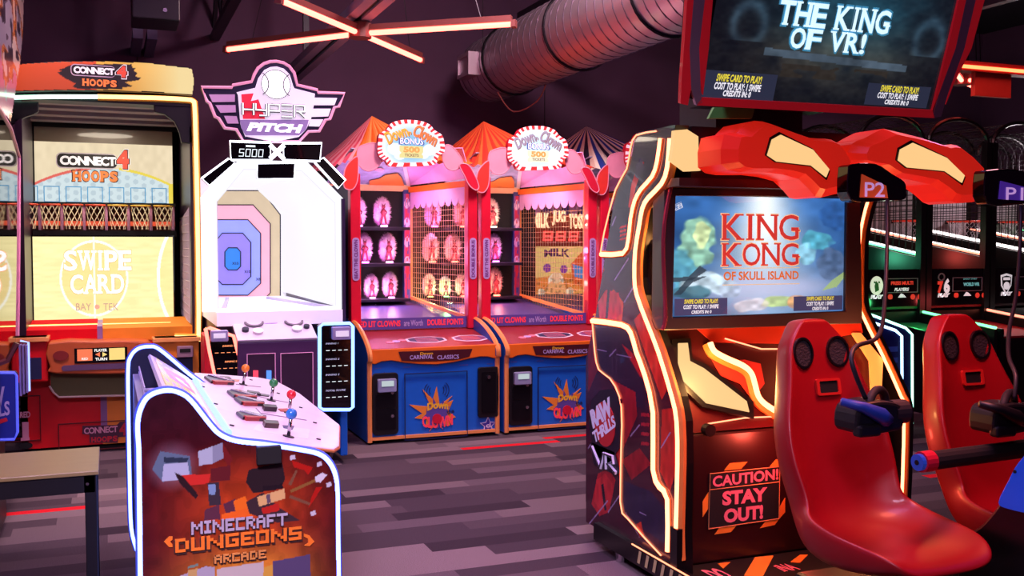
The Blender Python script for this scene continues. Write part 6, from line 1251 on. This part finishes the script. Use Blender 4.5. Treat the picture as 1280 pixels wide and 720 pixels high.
def seat(cu, cv, label):
    t = thing('bucket_chair', label, 'chair', (cu, cv, .1), 'red ride chairs')  # ride seats, bolted to the ride's floor plate
    b = MB(); b.v = [(p[0] + cu, p[1] + cv, p[2]) for p in sb.v]; b.f = [list(f) for f in sb.f]; b.m = list(sb.m)
    o = b.build('seat_shell', SHELL, t, smooth=True); md = o.modifiers.new('sub', 'SUBSURF'); md.levels = 1; md.render_levels = 2
    # speakers sit on the headrest face
    def face(z):
        for i in range(len(srings) - 1):
            p, q = srings[i][6], srings[i + 1][6]
            if p.z >= z >= q.z: return p.lerp(q, (p.z - z) / (p.z - q.z)).y, math.atan2(q.y - p.y, p.z - q.z)
        return -.2, 0
    y, an = face(1.21); y2, an2 = face(1.06)
    for s in (-1, 1):
        fr = Fr((cu + s * .088, cv + y, 1.205), (1, -s * .10, 0), (0, .16, 1))
        r = MB().ring(fr, ellipse(0, 0, .052, .064, 28), ellipse(0, 0, .044, .055, 28), -.03, .016).build('speaker_ring', mat('speaker_ring_black', '#120e12', .3), t, smooth=False); MB().disc(fr, 0, 0, .045, -.03, .008, 28, rb=.056).build('speaker_mesh', mat('speaker_mesh_grey', '#2c262c', .7, bump=.6, vscale=120), r)
    fr = Fr((cu + .02, cv + y2, 1.065), (1, 0, 0), (0, .2, 1)); o_ = rrect(-.06, .06, -.034, .034, .01); MB().ring(fr, o_, rrect(-.046, .046, -.024, .024, .006), -.03, .012).build('belt_slot_rim', mat('slot_rim_red', '#d82c24', .3, coat=.3), t); MB().fbox(fr, -.048, .048, -.026, .026, -.03, .006).build('belt_slot', MATT, t)
    MB().box(cu - .18, cu + .18, cv - .42, cv + .08, .104, .34).build('pedestal', FRAMEK, t, bevel=.02)
    return t
seat(2.71, 3.20, 'red moulded ride chair nearest the viewer, in front of the title screen')
seat(3.49, 3.20, 'second red moulded ride chair at right, behind the black padded bar')
# headsets on their cables
HB = mat('headset_black', '#100d12', .45); HBL = mat('headset_blue', '#1c3a9c', .5)
def headset(v, o, label, blue, cable):
    f0 = FV(v); t = thing('vr_headset', label, 'headset', (*f0.pt(*f0.px(*o[0]))[0:2], f0.px(*o[0])[1]), 'headsets hanging on cables')
    ax, az = f0.px(*o[0]); s = 1.0
    b = MB(); b.ex(f0, smooth([(ax - .10, az - .05), (ax - .09, az + .03), (ax - .02, az + .05), (ax + .06, az + .045), (ax + .11, az + .02), (ax + .115, az - .05), (ax + .07, az - .065), (ax - .05, az - .07)], 3, True), -.07, .06); b.build('visor', HB, t, bevel=.012)
    P = [f0.pt(ax + .06 + .085 * math.cos(a), az + .02 + .06 * math.sin(a), -.02 - .05 * math.cos(a)) for a in [math.pi * (.95 - 1.25 * i / 14) for i in range(15)]]; b = MB(); b.tube(P, .016, 8); b.build('head_strap', mat('strap_black', '#16121a', .7), t, smooth=True)
    b = MB(); b.tube([f0.pt(ax - .15, az + .055, .03), f0.pt(ax - .08, az + .035, .065), f0.pt(ax + .0, az + .0, .072), f0.pt(ax + .03, az - .02, .07)], [.014, .02, .03, .026], 8); b.build('side_grip', HBL if blue else HB, t, smooth=True)
    MB().disc(Fr(f0.pt(ax + .10, az + .0, .02), (0, -1, 0), (0, 0, 1)), 0, 0, .045, -.05, .015, 18).build('ear_cup', mat('ear_pad', '#241c22', .6), t); MB().fbox(f0, ax - .10, ax + .0, az - .075, az - .03, .03, .075).build('face_pad', HB, t, bevel=.01)
    b = MB(); b.tube(smooth([FV(w).pt(*FV(w).px(x, y)) for x, y, w in cable], 4), .009, 7); b.build('cable', mat('cable_grey', '#221e26', .5), t, smooth=True)
    return t
headset(2.95, [(1085, 516)], 'black headset with blue grip hanging before the nearest red seat', True, [(1109, 250, 3.62), (1109, 300, 3.55), (1107, 360, 3.45), (1103, 405, 3.3), (1094, 424, 3.12), (1072, 432, 3.0), (1064, 446, 2.95), (1070, 470, 2.93), (1082, 498, 2.93)])
headset(2.95, [(1252, 518)], 'black headset at the right edge, before the second red seat', False, [(1276, 258, 3.62), (1275, 310, 3.55), (1270, 370, 3.4), (1262, 410, 3.2), (1261, 445, 3.05), (1270, 470, 2.95), (1268, 500, 2.93)])
# padded bar on the black console at the right edge
fb_ = FL(3.02); t = thing('ride_console', 'black curved side console with blue panel and padded bar at the lower right edge', 'console', (3.05, 2.6, .1))
cp_ = smooth(fb_.pxs([(1197, 674), (1208, 668), (1228, 654), (1252, 624), (1268, 596), (1280, 571), (1292, 545), (1310, 530)]), 3); cp_ = cp_ + [(cp_[-1][0] + .3, cp_[-1][1]), (cp_[-1][0] + .3, .104), (cp_[0][0] + .0, .104)]
MB().ex(fb_, cp_, -.07, 0).build('console_shell', mat('console_black', '#0a080a', .4), t, bevel=.012)
bl = MB().ex(fb_, smooth(fb_.pxs([(1251, 628), (1264, 600), (1277, 577), (1300, 560), (1330, 590), (1325, 650), (1290, 642), (1264, 636)]), 3, True), 0, .015).build('blue_panel', mat('console_blue', '#1450d0', .35, emit='#1048d0', es=.35), t, bevel=.004); MB().disc(fb_, *fb_.px(1273, 589), .006, .015, .02, 10).build('bolt', MATT, bl)
fb_ = FV(2.94); p0, p1 = fb_.px(1154, 572), fb_.px(1420, 538); z_ = (p0[1] + fb_.px(1280, 566)[1]) / 2; P0, P1 = Vector((p0[0], 2.94, z_ - .005)), Vector((p1[0], 2.94, z_ + .02)); d = (P1 - P0).normalized()
pb = MB().tube([P0, P1], .036, 14).build('padded_bar', mat('bar_foam', '#16100f', .75), t); MB().tube([P0 - d * .012, P0 + d * .04], .040, 16).build('bar_collar', CRIM, pb); MB().tube([P0 - d * .03, P0 - d * .005], .032, 16).build('bar_end_cap', mat('cap_blue', '#2050c8', .4, emit='#2050c8', es=.2), pb); MB().tube([P0 - d * .033, P0 - d * .02], .010, 10).build('cap_bolt', MATT, pb)

# ================================================================== BASKETBALL LANES (far right)
GRL, RDL, WHL = glow('green_rail_led', (.15, 1, .35), 3.0), glow('red_rail_led', (1, .22, .14), 3.2), glow('white_rail_led', (1, .86, .84), 3.0)
LK_ = mat('lane_black', '#0b0a0f', .35); LW_ = mat('lane_white_print', '#f0eef4', .5, emit='#f0eef4', es=.55); LR_ = mat('lane_red_print', '#e03a2c', .5, emit='#e03a2c', es=.6); NETG = mat('lane_net_grey', '#241c22', .8)
VL, PIT, UB = 8.5, .925, 8.245
def lane(i, label, inner, railm, logo):
    ua, ub = UB - PIT + PIT * i + .02, UB + PIT * i; dx = PIT * (i - 1); f = FV(VL)
    t = thing('basketball_lane', label, 'arcade game', ((ua + ub) / 2, 9.4, 0), 'basketball lanes at the right')
    def q(x0, y0, x1, y1): r = rc(f, x0, y0, x1, y1); return (r[0] + dx, r[1], r[2] + dx, r[3])
    MB().box(ua + .05, ub - .04, VL + .02, 10.7, .05, .92).build('base', LK_, t); MB().box(ua + .1, ub - .1, VL + .06, 10.6, 0, .05).build('toe_kick', MATT, t)
    for u in (ua + .03, ub - .04):
        MB().box(u - .035, u + .035, VL - .02, VL + .06, .05, 2.78).build('post', LK_, t)
        MB().box(u - .03, u + .03, 10.62, 10.7, .05, 2.78).build('post', LK_, t)
    pq = q(1162, 338, 1236, 381); pn_ = MB().fbox(f, ua + .06, ub - .07, pq[1], pq[3] + .02, -.08, 0).build('display_panel', GLOSSK, t)
    s = q(1190.5, 346.5, 1227.5, 364); o_ = [(s[0], s[1]), (s[2], s[1]), (s[2], s[3]), (s[0], s[3])]; MB().ring(f, o_, [(s[0] + .008, s[1] + .008), (s[2] - .008, s[1] + .008), (s[2] - .008, s[3] - .008), (s[0] + .008, s[3] - .008)], .001, .006).build('message_frame', mat('lane_grey_line', '#8a8690', .5), pn_)
    if i == 0: txt(f, 'PRESS MULTI', q(1196, 350, 1222, 354.5), LR_, pn_, bold=.05, n=.004); txt(f, 'FOR MODES' if False else 'PLAYERS', q(1200, 358, 1217, 362), LW_, pn_, bold=.04, shear=.2, n=.004)
    elif i == 1: txt(f, 'SHOOT START', q(1204, 347.5, 1221, 349.5), mat('lane_teal', '#70c8c8', .5, emit='#70c8c8', es=.5), pn_, n=.004); txt(f, 'WORLD WR', q(1204, 353, 1224, 357.5), mat('lane_teal', '#70c8c8', .5, emit='#70c8c8', es=.5), pn_, bold=.05, n=.004)
    else: txt(f, 'PLAY', q(1210, 350, 1226, 353), LR_, pn_, n=.004, bold=.04)
    lc = q(1172, 349, 1186, 364); cx, cz = (lc[0] + lc[2]) / 2, (lc[1] + lc[3]) / 2
    if logo == 'round':
        MB().disc(f, cx, cz + .01, .085, .001, .006, 24, rb=.10).build('team_disc', mat('lane_cream', '#e8f0d8', .5, emit='#e8f0d8', es=.6), pn_); MB().ex(f, [(cx - .02, cz - .06), (cx + .03, cz - .04), (cx + .02, cz + .03), (cx - .01, cz + .06), (cx - .03, cz + .01)], .006, .009).build('team_figure', mat('lane_green_print', '#3a8a4c', .5), pn_)
        for ex_ in (-.03, .03): MB().disc(f, cx + ex_, cz + .045, .012, .006, .009, 10).build('team_mark', mat('lane_green_print', '#3a8a4c', .5), pn_)
    elif logo == 'numeral':
        txt(f, '7', (cx - .085, cz - .09, cx - .005, cz + .045), LR_, pn_, bold=.07, n=.006); txt(f, '6', (cx + .005, cz - .09, cx + .09, cz + .075), LW_, pn_, bold=.06, n=.006); MB().ring(f, ellipse(cx - .03, cz + .09, .05, .045, 16), ellipse(cx - .03, cz + .09, .034, .03, 16), .002, .006).build('team_ring', mat('lane_grey_line', '#8a8690', .5), pn_)
    else:
        sh = [(cx - .085, cz + .10), (cx, cz + .12), (cx + .085, cz + .10), (cx + .075, cz - .02), (cx, cz - .12), (cx - .075, cz - .02)]; MB().ex(f, sh, .001, .005).build('team_shield', LW_, pn_); MB().ex(f, [(cx + (a - cx) * .8, cz + (z - cz) * .8) for a, z in sh], .005, .008).build('shield_field', LK_, pn_); MB().disc(f, cx, cz - .02, .045, .008, .011, 16).build('shield_ball', LW_, pn_); MB().fbox(f, cx - .05, cx + .05, cz + .045, cz + .075, .008, .011).build('shield_bar', LW_, pn_)
    w = q(1171.5, 366.5, 1183, 371.5); txt(f, 'PLAY', (w[0], w[1], w[2] + .05, w[3]), LW_, pn_, bold=.12, shear=.2, n=.006)
    for x, m in ((1195, LR_), (1209, LW_), (1221.5, LR_), (1229.5, LR_)): c = q(x - 3, 366, x + 3, 372); MB().ex(f, rrect(c[0] + .005, c[2] - .005, c[1], c[3], .02) if x < 1200 else ([(c[0] - .02, c[1] + .02), (c[2] + .02, c[1] + .02), (c[2] - .02, c[3]), (c[0] + .02, c[3] + .01)] if x < 1212 else ellipse((c[0] + c[2]) / 2, (c[1] + c[3]) / 2, .03, .03, 12)), .001, .006).build('panel_icon', m, pn_)
    MB().ex(FR(0), [(VL + .02, 1.02), (10.6, 1.62), (10.6, 1.55), (VL + .02, .95)], ua + .06, ub - .06).build('ball_ramp', mat('ramp_' + inner[0], inner[1], .5), t)  # the lane's coloured light is put into the ramp and tray colour
    for u, m in ((ub - .045, railm), (ua + .04, WHL if i else railm)): MB().tube([(u, VL + .02, 1.525), (u, 10.5, 1.525 + .165 * 2)], .012, 6).build('rail_light', m, t)
    for u in (ua + .035, ub - .045):
        MB().ex(FR(0), [(VL + .02, 1.02), (10.6, 1.6), (10.6, 1.84), (VL + .02, 1.50)], u - .012, u + .012).build('rail_board', LK_, t)
        b = MB()
        for k in range(22): y = VL + .05 + k * .097; b.tube([(u, y, 1.53 + .165 * (y - VL)), (u, y, 2.75)], .003, 4)
        for k in range(14): z = 1.95 + k * .06; b.tube([(u, VL + .04, z), (u, 10.62, z)], .003, 4)
        b.build('side_net', NETG, t)
    b = MB()
    for v in (VL + .02, 9.6, 10.66):
        b.tube([((ua + ub) / 2 + (PIT / 2 - .035) * math.cos(a), v, 2.76 + .26 * math.sin(a)) for a in [math.pi * k / 14 for k in range(15)]], .024, 6)
    b.pieces('roof_hoop', LK_, t)
    b = MB()
    for k in range(1, 14): a = math.pi * k / 14; x, z = (ua + ub) / 2 + (PIT / 2 - .035) * math.cos(a), 2.76 + .26 * math.sin(a); b.tube([(x, VL + .02, z), (x, 10.66, z)], .003, 4)
    for k in range(18): y = VL + .1 + k * .12; b.tube([((ua + ub) / 2 + (PIT / 2 - .035) * math.cos(a), y, 2.76 + .26 * math.sin(a)) for a in [math.pi * j / 14 for j in range(15)]], .003, 4)
    b.build('roof_net', NETG, t)
    bb = MB().box(ua + .12, ub - .12, 10.5, 10.54, 1.75, 2.35).build('backboard', mat('backboard_pale', '#c8b8c0', .4), t)
    c = ((ua + ub) / 2, 10.2); MB().tube([(c[0] + .21 * math.cos(2 * math.pi * k / 24), c[1] + .21 * math.sin(2 * math.pi * k / 24), 1.95) for k in range(24)], .014, 6, True).build('hoop_ring', mat('hoop_red', '#e04030', .4, emit='#e04030', es=.3), t)
    MB().box(c[0] - .04, c[0] + .04, 10.40, 10.5, 1.92, 1.97).build('hoop_bracket', LK_, t)
    b = MB()
    for s in (-1, 1):
        for j in range(10): b.tube([(c[0] + (.205 - .08 * h) * math.cos(2 * math.pi * j / 10 + s * h * 1.3), c[1] + (.205 - .08 * h) * math.sin(2 * math.pi * j / 10 + s * h * 1.3), 1.94 - .3 * h) for h in (0, .33, .66, 1)], .004, 4)
    b.build('hoop_net', mat('hoop_net_white', '#e8e0e8', .6), t)
    # ball tray towards the player
    MB().box(ua + .05, ub - .06, 7.55, VL, .0, .70).build('tray_base', LK_, t)
    MB().ex(FR(0), [(7.55, .70), (VL, .74), (VL, .80), (7.55, .72)], ua + .07, ub - .08).build('ball_tray', mat('ramp_' + inner[0], inner[1], .5), t)
    for u in (ua + .03, ub - .04): MB().ex(FR(0), [(7.5, 0), (VL - .02, 0), (VL - .02, .90), (7.5, .80)], u - .02, u + .02).build('tray_side', LK_, t)
    MB().tube([(ub - .04, 7.5, .815), (ub - .04, VL - .03, .915)], .014, 6).build('tray_light', railm if i != 1 else RDL, t)
    return t
lane(0, 'basketball lane with green light and round team disc, nearest the ride', ('green', '#1c8a58'), GRL, 'round')
lane(1, 'middle basketball lane with red ramp and numeral team sign', ('red', '#a01420'), RDL, 'numeral')
lane(2, 'basketball lane at the right edge with team shield sign', ('dark', '#3c2030'), WHL, 'shield')
lane(3, 'basketball lane beyond the shield lane, seen through its netting', ('dark', '#3c2030'), RDL, 'round')
lane(4, 'farthest basketball lane, its pale backboard seen through netting at right edge', ('green', '#1c8a58'), GRL, 'round')
lamp('lane_board_lamp', 'POINT', (11.0, 9.6, 2.6), 30, (1, .85, .9), .1)  # added fill that lights up the pale backboards
lamp('lane_green_lamp', 'POINT', (7.8, 9.3, 1.5), 7, (.15, 1, .55), .1); lamp('lane_red_lamp', 'POINT', (8.7, 9.3, 1.5), 7, (1, .1, .08), .1); lamp('tray_green_lamp', 'POINT', (7.8, 8.1, 1.0), 2.0, (.1, 1, .3), .06); lamp('tray_red_lamp', 'POINT', (8.7, 8.0, 1.0), 2.5, (1, .1, .1), .06)
f = FV(12.2); q = rc(f, 1236, 178, 1300, 226); t = thing('wall_banner', 'orange red banner board on the back wall behind the lanes', 'banner', ((q[0] + q[2]) / 2, 12.25, q[1])); MB().fbox(f, q[0], q[2], q[1], q[3], -.09, 0).build('board', mat('orange_red_board', '#e0402c', .5), t)
lamp('banner_lamp', 'SPOT', ((q[0] + q[2]) / 2, 11.2, 4.6), 120, (1, .25, .15), .1, (math.radians(30), 0, 0))
# low LED-edged cabinet between ride and lanes
f0, f1 = FV(6.4), FV(7.0); t = thing('edge_lit_cabinet', 'low cabinet outlined in blue and green light between ride and lanes', 'arcade game', (5.4, 6.7, 0))
for fr, pts, m in ((f0, [(1060, 392), (1093, 404), (1119, 413), (1127, 420), (1127.5, 560)], glow('ice_blue_led', (.45, .75, 1), 3.5)), (f1, [(1060, 383), (1098, 397), (1132, 410), (1140, 418), (1140, 545)], glow('ice_green_led', (.4, 1, .75), 3.2))):
    p = fr.pxs(pts); pp_ = p[:-1] + [(p[-1][0], .03), (p[0][0] - .3, .03), (p[0][0] - .3, p[0][1] + .1)]; o = MB().ex(fr, pp_, -.04, 0).build('side_panel', mat('edge_navy', '#16206c', .35), t); led(fr, p[:-1] + [(p[-1][0], .04)], .012, m, o)
p = f0.pxs([(1060, 400), (1120, 418)]); MB().box(p[0][0] - .25, p[1][0] - .03, 6.44, 6.96, .03, p[1][1] - .04).build('body', mat('edge_body', '#20284c', .4), t)
q = rc(f0, 1098, 432, 1122, 440); b = MB()
for k in range(3): b.fbox(f0, q[0], q[2], q[1] - .09 * k, q[3] - .09 * k - .01, .001, .003)
b.pieces('side_stripe', mat('stripe_sky', '#4a7ad8', .5), t)
